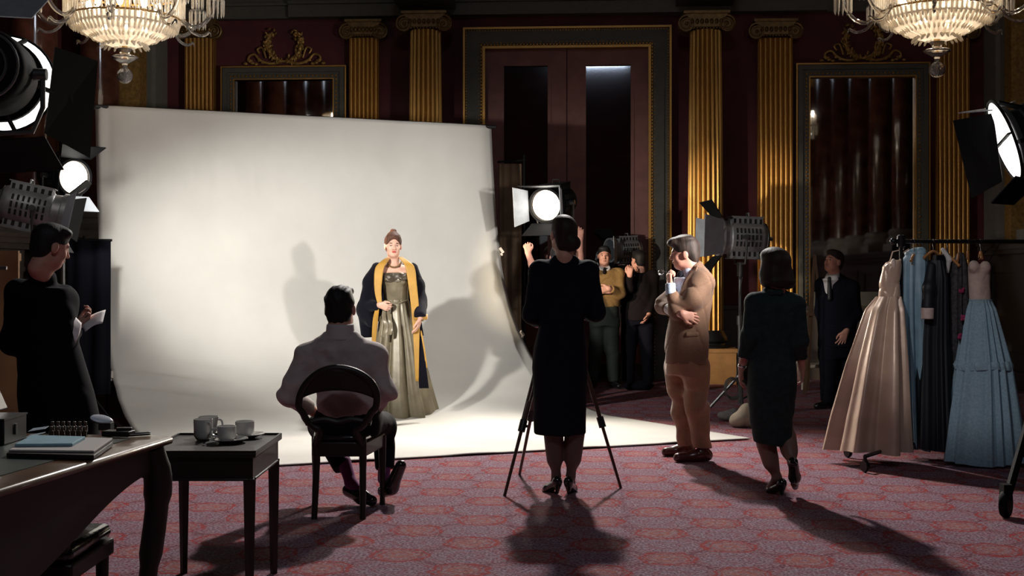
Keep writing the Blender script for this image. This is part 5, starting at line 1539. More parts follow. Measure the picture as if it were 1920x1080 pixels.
# lamp at the right edge with its wheeled stand
t, H = fresnel('studio_lamp', 'black studio lamp with a glowing diffuser on a wheeled stand at the right edge', P(1952, 240, 7.87), V((-1, .18, -.36)), .175, .40, body='black', lens='off', vents=False, legs=(4.10, .3, 1.25), leg_r=.92, wheels=True)
diffuser(t, H, .27, .235, rin=.19, struts=(.35, 2.0, 3.3, 5.1), bars=(-.1,))
plate('barn_door', t, [P(1862, 212, 7.98), P(1787, 226, 8.15), P(1822, 372, 8.15), P(1880, 340, 7.98)], M_lampblk)
plate('barn_door', t, [P(1868, 206, 7.9), P(1905, 190, 8.2), P(1842, 205, 8.45), P(1797, 212, 8.1)], M_doorwhite)
plate('barn_door', t, [P(1905, 330, 7.75), P(1948, 340, 8.1), P(1900, 384, 8.2), P(1858, 381, 7.8)], M_lampblk)
# ================================================================ FURNITURE AND PROPS
M_darkwood = mat('dark_mahogany', (.011, .0055, .0045), .5, var=.3, scale=9, coat=.05)
M_deskwood = mat('brown_desk_wood', (.10, .045, .02), .3, var=.25, scale=8, coat=.3)
M_leather = mat('green_desk_leather', (.010, .022, .018), .45, var=.2, scale=25)
M_blkleather = mat('black_seat_leather', (.012, .012, .016), .22, coat=.4, bump=.15, bscale=30)
M_china = mat('white_china', (.62, .60, .57), .18, coat=.4)
M_glass = mat('clear_tumbler_glass', (.9, .92, .92), .02, trans=1.)

# ---- open-back chair under the seated man
def make_chair():
    d = 7.3; t = thing('chair', 'dark open-back wooden chair under the man in the mauve shirt', 'chair', (-1.02, d, 0))
    X0 = -1.0; yb, yf = 7.10, 7.54; xr, xf = .135, .205
    sz = .455
    b = MB(); b.prism([(-xr - .02, yb), (xr + .02, yb), (xf + .015, yf), (-xf - .015, yf)], (X0, 0, sz - .10), (1, 0, 0), (0, 1, 0), (0, 0, .085))
    part('seat_rail', b, M_darkwood, t, bevel=.008)
    b = MB(); b.prism([(-xr - .015, yb + .02), (xr + .015, yb + .02), (xf + .01, yf - .005), (-xf - .01, yf - .005)], (X0, 0, sz - .015), (1, 0, 0), (0, 1, 0), (0, 0, .035))
    part('seat', b, M_blkleather, t, bevel=.012)
    for s in (-1, 1):
        b = MB(); b.tube([(X0 + s * xf, yf - .02, sz - .03), (X0 + s * xf, yf - .02, .30), (X0 + s * (xf + .0), yf - .02, .06), (X0 + s * xf, yf - .02, .0)], [.024, .023, .015, .018], 12)
        b.lathe([(.018, .09), (.024, .095), (.018, .10)], (X0 + s * xf, yf - .02, 0), n=12)
        part('leg', b, M_darkwood, t)
        b = MB(); b.tube(catmull([(X0 + s * xr, yb + .02, sz), (X0 + s * xr, yb + .015, .28), (X0 + s * (xr + .005), yb - .03, .0)], 5), [.022] * 5 + [.020] * 3 + [.018] * 3, 10)
        part('leg', b, M_darkwood, t)
    # hoop back, leaning back a little
    def hp(a):
        w = .224 + .012 * math.sin(2 * a)
        z = sz + .02 + .205 + .195 * math.sin(a)
        x = X0 + w * math.cos(a) * (1.0 if math.sin(a) > -.2 else .93)
        return (x, yb - .02 - .16 * max(0, (z - sz)) , z)
    pts = [hp(-PI * .34 + (PI * 1.68) * i / 36) for i in range(37)]
    pts = [(X0 + xr, yb + .02, sz - .04)] + pts + [(X0 - xr, yb + .02, sz - .04)]
    b = MB(); b.tube(catmull(pts, 2), .021, 10)
    part('back_hoop', b, M_darkwood, t)
    def crest(a, c):
        u = -1 + 2 * a; hh = .05 + .035 * math.cos(u * PI / 2)
        z = .812 - .075 * u * u - (c - .5) * 2 * hh * .75
        return (X0 + u * .208, yb - .02 - .16 * (z - sz) - .008 * math.cos(u * 3), z)
    b = MB(); b.grid(crest, 20, 6)
    part('crest_rail', b, M_darkwood, t, solid=.022, smooth=180)
    b = MB(); b.tube(catmull([(X0 - .19, yb - .035, .555), (X0 - .08, yb - .03, .575), (X0, yb - .03, .56), (X0 + .08, yb - .03, .575), (X0 + .19, yb - .035, .555)], 4), .017, 8)
    part('cross_rail', b, M_darkwood, t)
make_chair()

# ---- tripod with camera
def make_tripod():
    ap = V((.315, 8.30, 1.22))
    t = thing('tripod', 'dark wooden camera tripod straddling the woman in the long black dress', 'tripod', (ap.x, ap.y, 0))
    M_tri = mat('tripod_wood', (.060, .022, .012), .35, coat=.3)
    for q in (FL(946, 930), FL(974, 890), FL(1164, 915)):
        d_ = q - ap; a = ap + d_ * .05 + V((d_.x, d_.y, 0)).normalized() * .05
        k = a.lerp(q, .62); b = MB()
        sd = V((-d_.y, d_.x, 0)).normalized() * .016
        b.tube([a + sd, k + sd * .7], .010, 8); b.tube([a - sd, k - sd * .7], .010, 8)
        b.tube([a.lerp(q, .5), q], [.013, .010], 8)
        lg = part('leg', b, M_tri, t)
        b = MB(); b.tube([a.lerp(q, .60), a.lerp(q, .66)], .024, 10); b.cyl(a.lerp(q, .63) , a.lerp(q, .63) + sd * 2.2, .010, n=8)
        part('leg_clamp', b, M_black, lg)
        b = MB(); b.tube([q.lerp(a, .012), q + V((0, 0, .002))], [.011, .004], 8); part('spike', b, M_black, lg)
    b = MB(); b.cyl(ap - V((0, 0, .03)), ap + V((0, 0, .03)), .06, n=20); b.cyl(ap + V((0, 0, .03)), ap + V((0, 0, .09)), .03, n=14)
    part('tripod_head', b, M_black, t)
    c = thing('camera', 'camera on the tripod hidden in front of the woman in the long black dress', 'camera', ap + V((0, 0, .09)))
    b = MB(); b.box(ap + V((0, 0, .16)), (.12, .14, .13)); part('camera_body', b, M_black, c, bevel=.01)
    b = MB(); b.lathe([(.0, 0), (.045, 0), (.045, .09), (.05, .1), (.05, .12), (.04, .12), (.035, .1)], ap + V((-.02, .07, .16)), V((-.25, 1, 0)), 20); part('lens', b, M_lampblk, c)
make_tripod()

# ---- side table with cups
def make_side_table():
    zt = .65; yf, yn = 5.80, 5.23; xl, xr = -1.565, -1.105
    t = thing('side_table', 'dark wooden side table with slender legs holding the white cups', 'table', ((xl + xr) / 2, (yf + yn) / 2, 0))
    b = MB(); b.box(((xl + xr) / 2, (yf + yn) / 2, zt - .012), (xr - xl + .03, yf - yn + .03, .022))
    tp = part('tabletop', b, M_darkwood, t, bevel=.005)
    b = MB()
    for (a, c_) in (((xl - .01, yf + .01), (xr + .01, yf + .01)), ((xl - .01, yn - .01), (xl - .01, yf + .01)), ((xr + .01, yn - .01), (xr + .01, yf + .01)), ((xl - .01, yn - .01), (xr + .01, yn - .01))):
        b.bar((*a, zt + .002), (*c_, zt + .002), .010, .012)
    part('lip', b, M_darkwood, tp)
    b = MB(); b.box(((xl + xr) / 2, (yf + yn) / 2, zt - .07), (xr - xl, yf - yn, .10)); b.box(((xl + xr) / 2, (yf + yn) / 2, zt - .118), (xr - xl + .012, yf - yn + .012, .010))
    part('apron', b, M_darkwood, t, bevel=.003)
    for x in (xl + .018, xr - .018):
        for y in (yf - .018, yn + .018):
            b = MB(); b.tube([(x, y, zt - .11), (x, y, .02), (x, y, 0)], [.027, .017, .017], 4)
            part('leg', b, M_darkwood, t, smooth=0)
make_side_table()
ZT = .652
def cup(name, label, px, py, r, h, flare=1.0, handle=(1, -.3), group='white cups on the side table', m=None, cat='cup', lift=0.):
    c = FL(px, py, ZT); c.z = ZT + lift
    t = thing(name, label, cat, c, 0, group)
    b = MB(); b.lathe([(.001, .003), (r * .72, 0), (r * .8, .004), (r, h * .2), (r * flare, h), (r * flare - .003, h + .001), (r * .96 - .002, h * .2), (r * .7, .008), (.001, .008)], c, n=32, cap=False)
    part('bowl', b, m or M_china, t, smooth=60)
    if handle:
        hd = V((handle[0], handle[1], 0)).normalized(); b = MB()
        b.tube(catmull([c + hd * r * .96 + V((0, 0, h * .82)), c + hd * (r + .022) + V((0, 0, h * .80)), c + hd * (r + .026) + V((0, 0, h * .45)), c + hd * r * .96 + V((0, 0, h * .25))], 5), .0045, 8)
        part('handle', b, m or M_china, t)
    return c
def saucer(label, c, r):
    t = solo('saucer', MB().lathe([(.001, .002), (r * .5, 0), (r * .55, .003), (r, .016), (r, .019), (r * .5, .008), (.001, .007)], (c.x, c.y, ZT), n=36, cap=False), M_china, label, 'saucer', (c.x, c.y, ZT), 'saucers on the side table')
cup('mug', 'tall straight white mug at the left end of the side table', 381, 824, .042, .094, 1.03, (.7, -.7), cat='mug')
cup('creamer', 'flared white creamer standing behind the tall mug on the side table', 391, 816, .036, .088, 1.3, (1, .2), cat='jug')
c = FL(429, 829, ZT); saucer('white saucer under the front cup, with a spoon', c, .086); cup('teacup', 'white teacup in front on the side table, lowest of the cups', 425, 828, .042, .062, 1.0, (-1, -.4), lift=.009)
c = FL(463, 820, ZT); saucer('white saucer under the rear right cup', c, .082); cup('teacup', 'white teacup at the right end of the side table', 459, 820, .043, .066, 1.02, None, lift=.009)
sp = FL(398, 829, ZT); sp.z = ZT + .017
b = MB(); b.sph(sp, (.017, .012, .004), 12); b.tube([sp + V((.012, .002, .003)), sp + V((.05, .03, .006)), sp + V((.11, .05, .004))], .0022, 6)
solo('teaspoon', b, mat('silver_plate', (.75, .72, .66), .12, metal=1), 'shiny teaspoon on the front saucer', 'spoon', sp)

# ---- desk
DZ = .76
def make_desk():
    A = V((-1.353, 4.92, DZ)); B = V((-1.60, 3.30, DZ)); e = (B - A).normalized(); n = V((e.y, -e.x, 0))  # n points left
    if n.x > 0: n = -n
    Wd = 1.7
    t = thing('desk', 'large dark desk with a green leather top and polished edge at the lower left', 'desk', A + e * .8 + n * .8 - V((0, 0, DZ)))
    C_ = B + n * Wd; D_ = A + n * Wd
    b = MB(); L = (B - A).length
    b.prism([(0, 0), (L, 0), (L, Wd), (0, Wd)], A - V((0, 0, .032)), e, n, V((0, 0, .032)))
    tp = part('desktop', b, M_deskwood, t, bevel=.015)
    b = MB(); b.prism([(.12, .13), (L - .1, .13), (L - .1, Wd - .12), (.12, Wd - .12)], A, e, n, V((0, 0, .0025)))
    part('leather_inset', b, M_leather, tp, label='green leather writing surface')
    # apron with an arched lower edge along the right side
    pts = [(.03, .0)]; N_ = 24
    for i in range(N_ + 1):
        u = i / N_; x = .06 + u * (L - .10)
        z = -.10 - .26 * max(0, 1 - math.cos(PI * min(1, u * 1.25)) ** 1) * .5
        pts.append((x, z))
    pts.append((L - .03, 0))
    b = MB(); b.prism([(p[0], p[1]) for p in pts], A + n * .05 - V((0, 0, .03)), e, V((0, 0, 1)), n * .03)
    part('side_apron', b, M_darkwood, t)
    b = MB(); b.prism([(.03, 0), (Wd - .03, 0), (Wd - .03, -.13), (.03, -.13)], A + e * .04 - V((0, 0, .03)), n, V((0, 0, 1)), e * .03)
    part('rear_apron', b, M_darkwood, t)
    for (o, sx, sy) in ((A + e * .07 + n * .07, 1, 1), (B - e * .07 + n * .07, -1, 1), (D_ + e * .07 - n * .07, 1, -1)):
        b = MB(); q = V((o.x, o.y, 0))
        k = -e * .02 * sx - n * .01 * sy
        b.tube(catmull([q + V((0, 0, .72)), q + k * 1.6 + V((0, 0, .60)), q + k * 1.2 + V((0, 0, .45)), q - k * .3 + V((0, 0, .25)), q - k * 1.2 + V((0, 0, .08)), q - k * .2 + V((0, 0, 0))], 4), [.052] * 3 + [.056] * 4 + [.046] * 5 + [.036] * 5 + [.030] * 4, 12)
        part('leg', b, M_darkwood, t)
    return A, e, n
A_, e_, n_ = make_desk()
def D(px, py): return FL(px, py, DZ + .003)
# chair pushed under the desk
def make_desk_chair():
    c = V((-1.74, 4.45, 0))
    t = thing('desk_chair', 'dark chair with a glossy black leather seat tucked under the desk', 'chair', c)
    def ring(z, k): return None
    b = MB(); b.box(c + V((0, 0, .435)), (.44, .44, .06)); part('seat', b, M_blkleather, t, bevel=.025)
    b = MB(); b.box(c + V((0, 0, .375)), (.45, .45, .06)); part('seat_rail', b, M_darkwood, t, bevel=.008)
    for sx in (-1, 1):
        for sy in (-1, 1):
            q = c + V((sx * .19, sy * .19, 0)); b = MB(); b.tube([q + V((0, 0, .36)), q + V((0, 0, .18)), q], [.026, .022, .016], 10); part('leg', b, M_darkwood, t)
    b = MB()
    for sx in (-1, 1): b.bar(c + V((sx * .19, -.19, .17)), c + V((sx * .19, .19, .17)), .02, .03)
    b.bar(c + V((-.19, 0, .17)), c + V((.19, 0, .17)), .02, .03)
    part('stretcher', b, M_darkwood, t)
    b = MB(); b.tube(catmull([c + V((-.19, -.2, .42)), c + V((-.20, -.22, .62)), c + V((-.12, -.24, .70)), c + V((.12, -.24, .70)), c + V((.20, -.22, .62)), c + V((.19, -.2, .42))], 5), .018, 8)
    part('back_frame', b, M_darkwood, t)
make_desk_chair()
# books and papers on the desk
def slab(name, label, cat, corners, th, m, group=None, z=None):
    q = [V(p) for p in corners]; zz = q[0].z if z is None else z
    for p in q: p.z = zz
    c = sum(q, V()) / 4
    b = MB(); b.add(q + [p + V((0, 0, th)) for p in q], [(3, 2, 1, 0), (4, 5, 6, 7), (0, 1, 5, 4), (1, 2, 6, 5), (2, 3, 7, 6), (3, 0, 4, 7)])
    return solo(name, b, m, label, cat, (c.x, c.y, zz), group, smooth=0, bevel=.002)
M_pap = mat('cream_paper', (.46, .42, .40), .8); M_bluep = mat('pale_blue_cover', (.22, .38, .45), .6, var=.1, scale=30); M_bluepd = mat('dusty_blue_paper', (.15, .20, .25), .7)
slab('book', 'thick dark book lowest in the pile on the desk', 'book', (D(12, 858), D(176, 862), D(212, 836), D(52, 833)), .016, mat('dark_book_cover', (.02, .012, .014), .5), 'pile on the desk')
slab('sketch_pad', 'cream spiral sketch pad on the dark book', 'pad', (D(16, 856), D(176, 858), D(211, 833), D(60, 830)), .008, M_pap, 'pile on the desk', z=DZ + .0195)
slab('notebook', 'pale blue notebook on top of the cream pad', 'notebook', (D(28, 851), D(136, 850), D(160, 836), D(60, 833)), .011, M_bluep, 'pile on the desk', z=DZ + .028)
slab('leaflet', 'dusty blue leaflet nearer the bottles at the back of the desk', 'paper', (D(52, 810), D(84, 805), D(92, 800), D(62, 804)), .003, M_bluepd, 'leaflets at the back of the desk')
slab('leaflet', 'dusty blue leaflet beside the black case on the desk', 'paper', (D(46, 822), D(76, 815), D(86, 811), D(56, 816)), .003, M_bluepd, 'leaflets at the back of the desk')
M_bott = mat('brown_bottle_glass', (.075, .04, .022), .12, coat=.5, var=.3, scale=30); M_cap = mat('dull_bottle_cap', (.10, .075, .06), .4)
pb = None
nm = ['first', 'second', 'third', 'fourth', 'fifth', 'sixth', 'seventh']
for row in (0, 1):
    for i in range(7):
        lab = '%s small brown bottle from the left in the %s row on the desk' % (nm[i], ('rear', 'front')[row])
        p = D(98 + 10.3 * i - 2 * row, 811 + 10 * row); p.z = DZ + .003
        if pb is None:
            pb = thing('bottle', lab, 'bottle', p, 0, 'small brown bottles on the desk')
            b = MB(); b.lathe([(.0085, 0), (.0095, .002), (.0095, .026), (.005, .031), (.005, .035)], n=14); part('glass', b, M_bott, pb, world=False)
            b = MB(); b.lathe([(.006, .034), (.0065, .036), (.0065, .044), (.0055, .045)], n=12); part('cap', b, M_cap, pb, world=False)
        else:
            c = copy_tree(pb); c.location = p; c['label'] = lab
# hand mirror, pen tray, pens
p = D(188, 806); t = thing('hand_mirror', 'small oval hand mirror propped with a pale painted reflection at the back of the desk', 'mirror', p)
R3 = Euler((.55, .18, .3)).to_matrix()
b = MB(); b.sph(p + V((0, .01, .045)), (.044, .026, .006), 22, R3); part('mirror_face', b, mat('painted_reflection', (.75, .78, .85), .25), t)  # bright reflection put into the face as a pale colour
b = MB(); b.sph(p + V((0.002, .012, .040)), (.047, .029, .008), 22, R3); b.box(p + V((.025, .0, .016)), (.05, .05, .03)); part('back', b, M_black, t, bevel=.004)
p = D(222, 818); t = thing('pen_tray', 'black pen tray near the polished corner of the desk', 'tray', p)
b = MB(); b.box(p + V((0, .0, .012)), (.115, .06, .022), Euler((0, 0, -.15)).to_matrix()); part('tray', b, M_black, t, bevel=.004)
b = MB(); b.box(p + V((.02, .01, .027)), (.06, .03, .014), Euler((0, 0, .2)).to_matrix()); part('holder', b, M_darkwood, t, bevel=.003)
for k in (0, 1):
    a = D(236, 820 - 3 * k); b_ = D(278, 817 - 3 * k); m = MB(); m.tube([a + V((0, 0, .006)), b_ + V((0, 0, .006)), b_ + (b_ - a) * .12 + V((0, 0, .004))], [.0042, .0042, .001], 8)
    solo('pen', m, M_darkwood, 'dark pen on the desk, %s of the two by the pen tray' % ('nearer' if k == 0 else 'farther'), 'pen', (a + b_) / 2, 'pens on the desk')
# black case with open lid
p = V((-2.06, 4.72, DZ + .003)); t = thing('equipment_case', 'black equipment case with its lid open at the left edge of the desk', 'case', p)
b = MB(); b.box(p + V((0, 0, .05)), (.30, .22, .10)); part('box', b, M_black, t, bevel=.006)
b = MB(); b.box(p + V((0, 0, .098)), (.305, .225, .006)); b.box(p + V((.153, 0, .05)), (.004, .02, .04)); part('metal_edge', b, M_standm, t)
b = MB(); Rl = Euler((0, -.42, 0)).to_matrix(); lc = p + V((-.035, .10, .24)); b.box(lc, (.02, .22, .30), Rl)
ld = part('lid', b, M_black, t, bevel=.004)
b = MB(); b.bar(lc + Rl @ V((.012, -.112, -.15)), lc + Rl @ V((.012, -.112, .15)), .005, .005); part('lid_edge', b, M_standm, ld)

# ---- rolled screen beside the backdrop
t = thing('screen', 'tan folded screen panel on a black pole beside the right edge of the backdrop', 'screen', P(965, 640, 14.9).xy.to_3d())
pl = P(983, 300, 14.7)
b = MB(); b.tube([(pl.x, pl.y, 0.02), (pl.x, pl.y, pl.z + .06)], .016, 10); b.tube([(pl.x + .02, pl.y, pl.z), (pl.x - .32, pl.y + .05, pl.z - .02)], .012, 8)
for a in (.5, 2.6, 4.7): b.tube([(pl.x, pl.y, .35), (pl.x + .3 * math.cos(a), pl.y + .3 * math.sin(a), .012)], .012, 6)
part('pole', b, M_lampblk, t)
b = MB(); b.grid(lambda a, c: (pl.x - .30 + .27 * a, pl.y + .07 + .012 * math.sin(a * 18), pl.z - .04 - (pl.z - .25) * c), 20, 8)
part('panel', b, mat('tan_canvas', (.16, .10, .06), .8, var=.15), t, solid=.012, smooth=180)
# ---- black cloth flag left of the backdrop
q0 = P(150, 452, 11.15)
t = thing('cloth_flag', 'black cloth hanging on a stand between the backdrop and the person in black', 'flag', (q0.x, q0.y, 0))
b = MB(); b.grid(lambda a, c: (q0.x - .12 + .36 * a, q0.y + .10 * a + .02 * math.sin(a * 14 + c), q0.z - (q0.z - .32) * c), 16, 8)
part('cloth', b, M_blackcloth, t, solid=.01, smooth=180)
b = MB(); b.tube([(q0.x + .02, q0.y + .06, .02), (q0.x + .02, q0.y + .06, q0.z + .05)], .015, 8); b.tube([(q0.x - .13, q0.y, q0.z + .01), (q0.x + .26, q0.y + .10, q0.z + .01)], .012, 8)
for a in (.3, 2.4, 4.5): b.tube([(q0.x + .02, q0.y + .06, .4), (q0.x + .02 + .28 * math.cos(a), q0.y + .06 + .28 * math.sin(a), .012)], .011, 6)
part('stand', b, M_lampblk, t)
# ---- plywood flat at the left edge
q0 = P(14, 470, 9.6)
b = MB(); b.box((q0.x - .22, q0.y, .80), (.62, .03, 1.60)); b.box((q0.x - .22, q0.y + .03, 1.55), (.62, .03, .06)); b.box((q0.x - .22, q0.y + .03, .05), (.62, .03, .06))
b.box((q0.x + .06, q0.y + .28, .05), (.05, .5, .06))
solo('wooden_flat', b, mat('tan_plywood', (.30, .165, .075), .6, var=.2, scale=5), 'tan plywood flat standing behind the person in black at the left edge', 'panel', (q0.x - .22, q0.y, 0))
# ---- sandbags and bulb by the tall stand
def bag(name, label, prims, m, loc, fold=.004):
    return solo(name, sdf(prims, .008, wrinkle(fold, 30, 34, 2)), m, label, 'sandbag', loc, smooth=180)
p = FL(1396, 800)
bag('sandbag', 'cream canvas sandbag slumped at the foot of the tall lamp stand', [El(p + V((0, 0, .07)), (.12, .10, .085), .05), El(p + V((.03, .02, .15)), (.075, .07, .07), .05), El(p + V((-.06, -.02, .05)), (.08, .09, .06), .05), Pl(p + V((0, 0, .002)), (0, 0, -1))], mat('cream_canvas', (.40, .34, .26), .85, var=.15, scale=20), p)
p = FL(1366, 789)
bag('sandbag', 'grey sandbag lying beside the cream one on the lamp stand foot', [El(p + V((0, 0, .05)), (.11, .08, .055), .05), El(p + V((.05, 0, .06)), (.06, .07, .06), .05), Pl(p + V((0, 0, .002)), (0, 0, -1))], mat('grey_canvas', (.16, .155, .15), .8, var=.2, scale=20), p)
p = FL(1195, 731)
bag('sandbag', 'flat black sandbag on the carpet near the man in the maroon jacket', [El(p + V((0, 0, .05)), (.19, .13, .06), .05), El(p + V((.07, 0, .06)), (.09, .10, .055), .05), Pl(p + V((0, 0, .002)), (0, 0, -1))], M_blackcloth, p)
# coil of cable hanging on the tall stand
p = P(1371, 726, 12.24); b = MB()
for k in range(3):
    b.tube([p + V((.075 * math.cos(2 * PI * i / 26) + .006 * k, -.04 - .008 * k, .10 * math.sin(2 * PI * i / 26) - .012 * k)) for i in range(26)], .006, 6, closed=True)
b.tube(catmull([P(1392, 520, 12.22), P(1386, 560, 12.2), P(1388, 640, 12.2), P(1380, 712, 12.2)], 6), .005, 6)
solo('cable_coil', b, M_standm, 'coil of cable hanging on the tall lamp stand beside the walking woman', 'cable', p)
# ---- low white seat by the wall
p = FL(1522, 724); p.y = 15.3; p.x = (1522 - 960) / F * 15.3; p.z = 0
t = thing('white_stool', 'low white stool by the far wall beside the man in the black suit', 'stool', p)
M_wp = mat('white_paint', (.40, .35, .28), .45)
zs = CH - (682 - HZ) / F * 15.3
b = MB(); b.box(p + V((0, 0, zs - .02)), (.36, .36, .04)); part('seat', b, M_wp, t, bevel=.008)
for sx in (-1, 1):
    for sy in (-1, 1):
        b = MB(); b.tube([p + V((sx * .15, sy * .15, zs - .03)), p + V((sx * .155, sy * .155, 0))], [.018, .013], 8); part('leg', b, M_wp, t)
for sx in (-1, 1):
    b = MB(); b.tube([p + V((sx * .15, .16, zs - .02)), p + V((sx * .15, .18, zs + .55))], [.022, .022], 10); b.sph(p + V((sx * .15, .18, zs + .57)), .028, 10); part('upright', b, M_wp, t)
# ---- wooden easel
p = V(P(1528, 600, 14.6)); p.z = 0
t = thing('easel', 'wooden A-frame easel behind the man in the black suit', 'easel', p)
M_es = mat('easel_wood', (.07, .035, .016), .6, var=.2)
top = p + V((.02, .1, 1.66))
for q in (p + V((-.14, -.05, 0)), p + V((.15, -.05, 0)), p + V((.02, .45, 0))):
    b = MB(); b.bar(q, top, .03, .025); part('leg', b, M_es, t)
b = MB(); b.bar(p + V((-.11, -.03, .95)), p + V((.14, -.03, .95)), .03, .04); part('ledge', b, M_es, t)
# ================================================================ CLOTHES RAIL
M_rack = mat('black_rail_steel', (.012, .012, .014), .3, metal=.3)
RA, RB = V((2.95, 9.30, 1.665)), V((3.80, 9.36, 1.665))
t = thing('clothes_rail', 'black wheeled clothes rail holding the gowns', 'clothes rail', ((RA.x + RB.x) / 2, 9.33, 0))
b = MB(); b.tube([RA - V((.06, 0, 0)), RB + V((.25, .02, 0))], .016, 10); b.sph(RA - V((.06, 0, 0)), .028, 10)
part('top_rail', b, M_rack, t)
for q in (RA, RB + V((.2, .02, 0))):
    b = MB(); b.tube([q, (q.x, q.y, .10)], .015, 10); b.lathe([(.02, -.05), (.032, -.04), (.032, .04), (.02, .05)], q, n=12); part('upright', b, M_rack, t)
b = MB(); b.tube([(RA.x, RA.y, .13), (RB.x + .2, RB.y + .02, .13)], .014, 8); part('bottom_rail', b, M_rack, t)
for q, fs in ((V((RA.x, RA.y, .12)), (FL(1622, 886), FL(1590, 858))), (V((RB.x + .2, RB.y, .12)), (V((3.42, 9.03, 0)), V((4.25, 10.1, 0))))):
    for f in fs:
        b = MB(); b.tube([q, (f.x, f.y, .115)], .015, 8); ft = part('foot', b, M_rack, t)
        b = MB(); b.lathe([(.012, -.014), (.040, -.014), (.044, 0), (.040, .014), (.012, .014)], (f.x, f.y, .045), (1, .35, 0), 16); b.cyl((f.x, f.y, .06), (f.x, f.y, .12), .014, n=10)
        part('caster', b, M_rack, ft)
d0 = 9.3
def Q(px, py, dy=0.): return P(px, py, d0 + dy)
M_champ = mat('champagne_satin', (.62, .45, .35), .32, metal=.12, var=.12, scale=6, bump=.25, bscale=8)
M_pbl = mat('pale_blue_satin', (.26, .40, .50), .42, var=.15, scale=8)
M_navysatin = mat('navy_cloth', (.004, .006, .012), .6)
M_lace = mat('grey_lace', (.045, .042, .048), .8, var=.6, scale=45)
M_tulle = mat('blue_tulle', (.29, .42, .52), .8, var=.15, scale=60, alpha=.92)
M_pink = mat('pale_pink_bodice', (.60, .47, .43), .6, var=.08, scale=40)
M_hangw = mat('wooden_hanger', (.42, .19, .07), .45)
M_hook = mat('hanger_hook', (.5, .5, .5), .25, metal=1)
def rail_pt(x): 
    k = (x - RA.x) / (RB.x - RA.x); return RA.lerp(RB, k)
def hanger(label, x, half, drop, y_off, slope=.06, ang=0.):
    r = rail_pt(x); c = r + V((0, 0, -drop))
    t = thing('hanger', label, 'hanger', c, 0, 'hangers on the clothes rail')
    b = MB(); b.tube(catmull([r + V((0, -.018, -.004)), r + V((0, 0, .019)), r + V((0, .018, -.006)), r + V((0, 0, -.05)), c], 5), .003, 6)
    part('hook', b, M_hook, t)
    dx = V((math.cos(ang), math.sin(ang), 0))
    b = MB(); b.tube(catmull([c - dx * half + V((0, 0, -slope)), c - dx * half * .5 + V((0, 0, -slope * .4)), c, c + dx * half * .5 + V((0, 0, -slope * .4)), c + dx * half + V((0, 0, -slope))], 4), .011, 8)
    part('bar', b, M_hangw, t)
    return c
def gown(label, secs, m, nf, amp, seed, name='gown', n=150, rows=50, extra=None, m2=None):
    c = V((secs[0][1], secs[0][2], secs[0][0]))
    t = thing(name, label, 'gown', c, 0, 'gowns on the clothes rail')
    b = MB(); skirt(b, secs, nf, amp, seed, n, rows)
    return t, b
X = lambda px, dy=0.: Q(px, 0, dy).x
Z = lambda py, dy=0.: Q(0, py, dy).z
def S(py, p0, p1, ry, fw, dy=0.):
    """one ring of a gown from its picture row and edges"""
    return (Z(py, dy), (X(p0, dy) + X(p1, dy)) / 2, d0 + dy, (X(p1, dy) - X(p0, dy)) / 2, ry, fw)
# champagne gown, nearest
t, b = gown('champagne satin ball gown at the left end of the rail', [S(556, 1646, 1689, .075, .2, -.02), S(580, 1632, 1690, .11, .6, -.03), S(680, 1602, 1694, .17, 1, -.06), S(780, 1576, 1697, .22, 1.2, -.09), S(842, 1563, 1700, .25, 1.3, -.11)], M_champ, 7, .045, 3)
part('skirt', b, M_champ, t, smooth=180)
pr = [Ts([(Z(560), X(1668, -.02), d0 - .02, .086, .075), (Z(530), X(1667, -.02), d0 - .02, .078, .07), (Z(500), X(1672, -.02), d0 - .02, .072, .07), (Z(486), X(1678, -.02), d0 - .02, .05, .055)], k=.02), Pl(Q(1678, 488, -.02), (-.2, 0, 1))]
part('bodice', sdf(pr, .006, wrinkle(.006, 40, 16, 4)), M_champ, t, smooth=180)
b = MB(); b.tube([Q(1664, 505, -.02), Q(1674, 472, 0), RA + V((.02, 0, -.06))], .005, 6); part('strap', b, M_champ, t)
b = MB(); b.tube([Q(1686, 500, -.02), Q(1690, 476, 0), RA + V((.06, 0, -.06))], .005, 6); part('strap', b, M_champ, t)
hanger('wooden hanger of the champagne gown', 3.05, .09, .10, 0, .05, 1.0)
part('lining', sdf([El(Q(1675, 497, -.06), (.022, .03, .05), .02)], .005), M_pink, t, smooth=180, label='pale lining at the neckline')
# pale blue
t, b = gown('long pale blue satin gown hanging next to the champagne one', [S(476, 1700, 1736, .05, .1, .05), S(492, 1690, 1740, .07, .3, .05), S(560, 1689, 1737, .09, .7, .05), S(700, 1694, 1738, .09, 1, .08), S(842, 1700, 1742, .10, 1.1, .10)], M_pbl, 6, .03, 5)
part('dress', b, M_pbl, t, smooth=180)
pr = [Cn(Q(1706, 476, .05), Q(1728, 472, .05), .035, .035, .03), El(Q(1717, 476, .05), (.07, .05, .035), .03)]
part('collar', sdf(pr, .006, wrinkle(.005, 60, 40, 1)), M_pbl, t, smooth=180)
hanger('wooden hanger inside the pale blue gown', 3.20, .10, .075, 0, .05, .5)
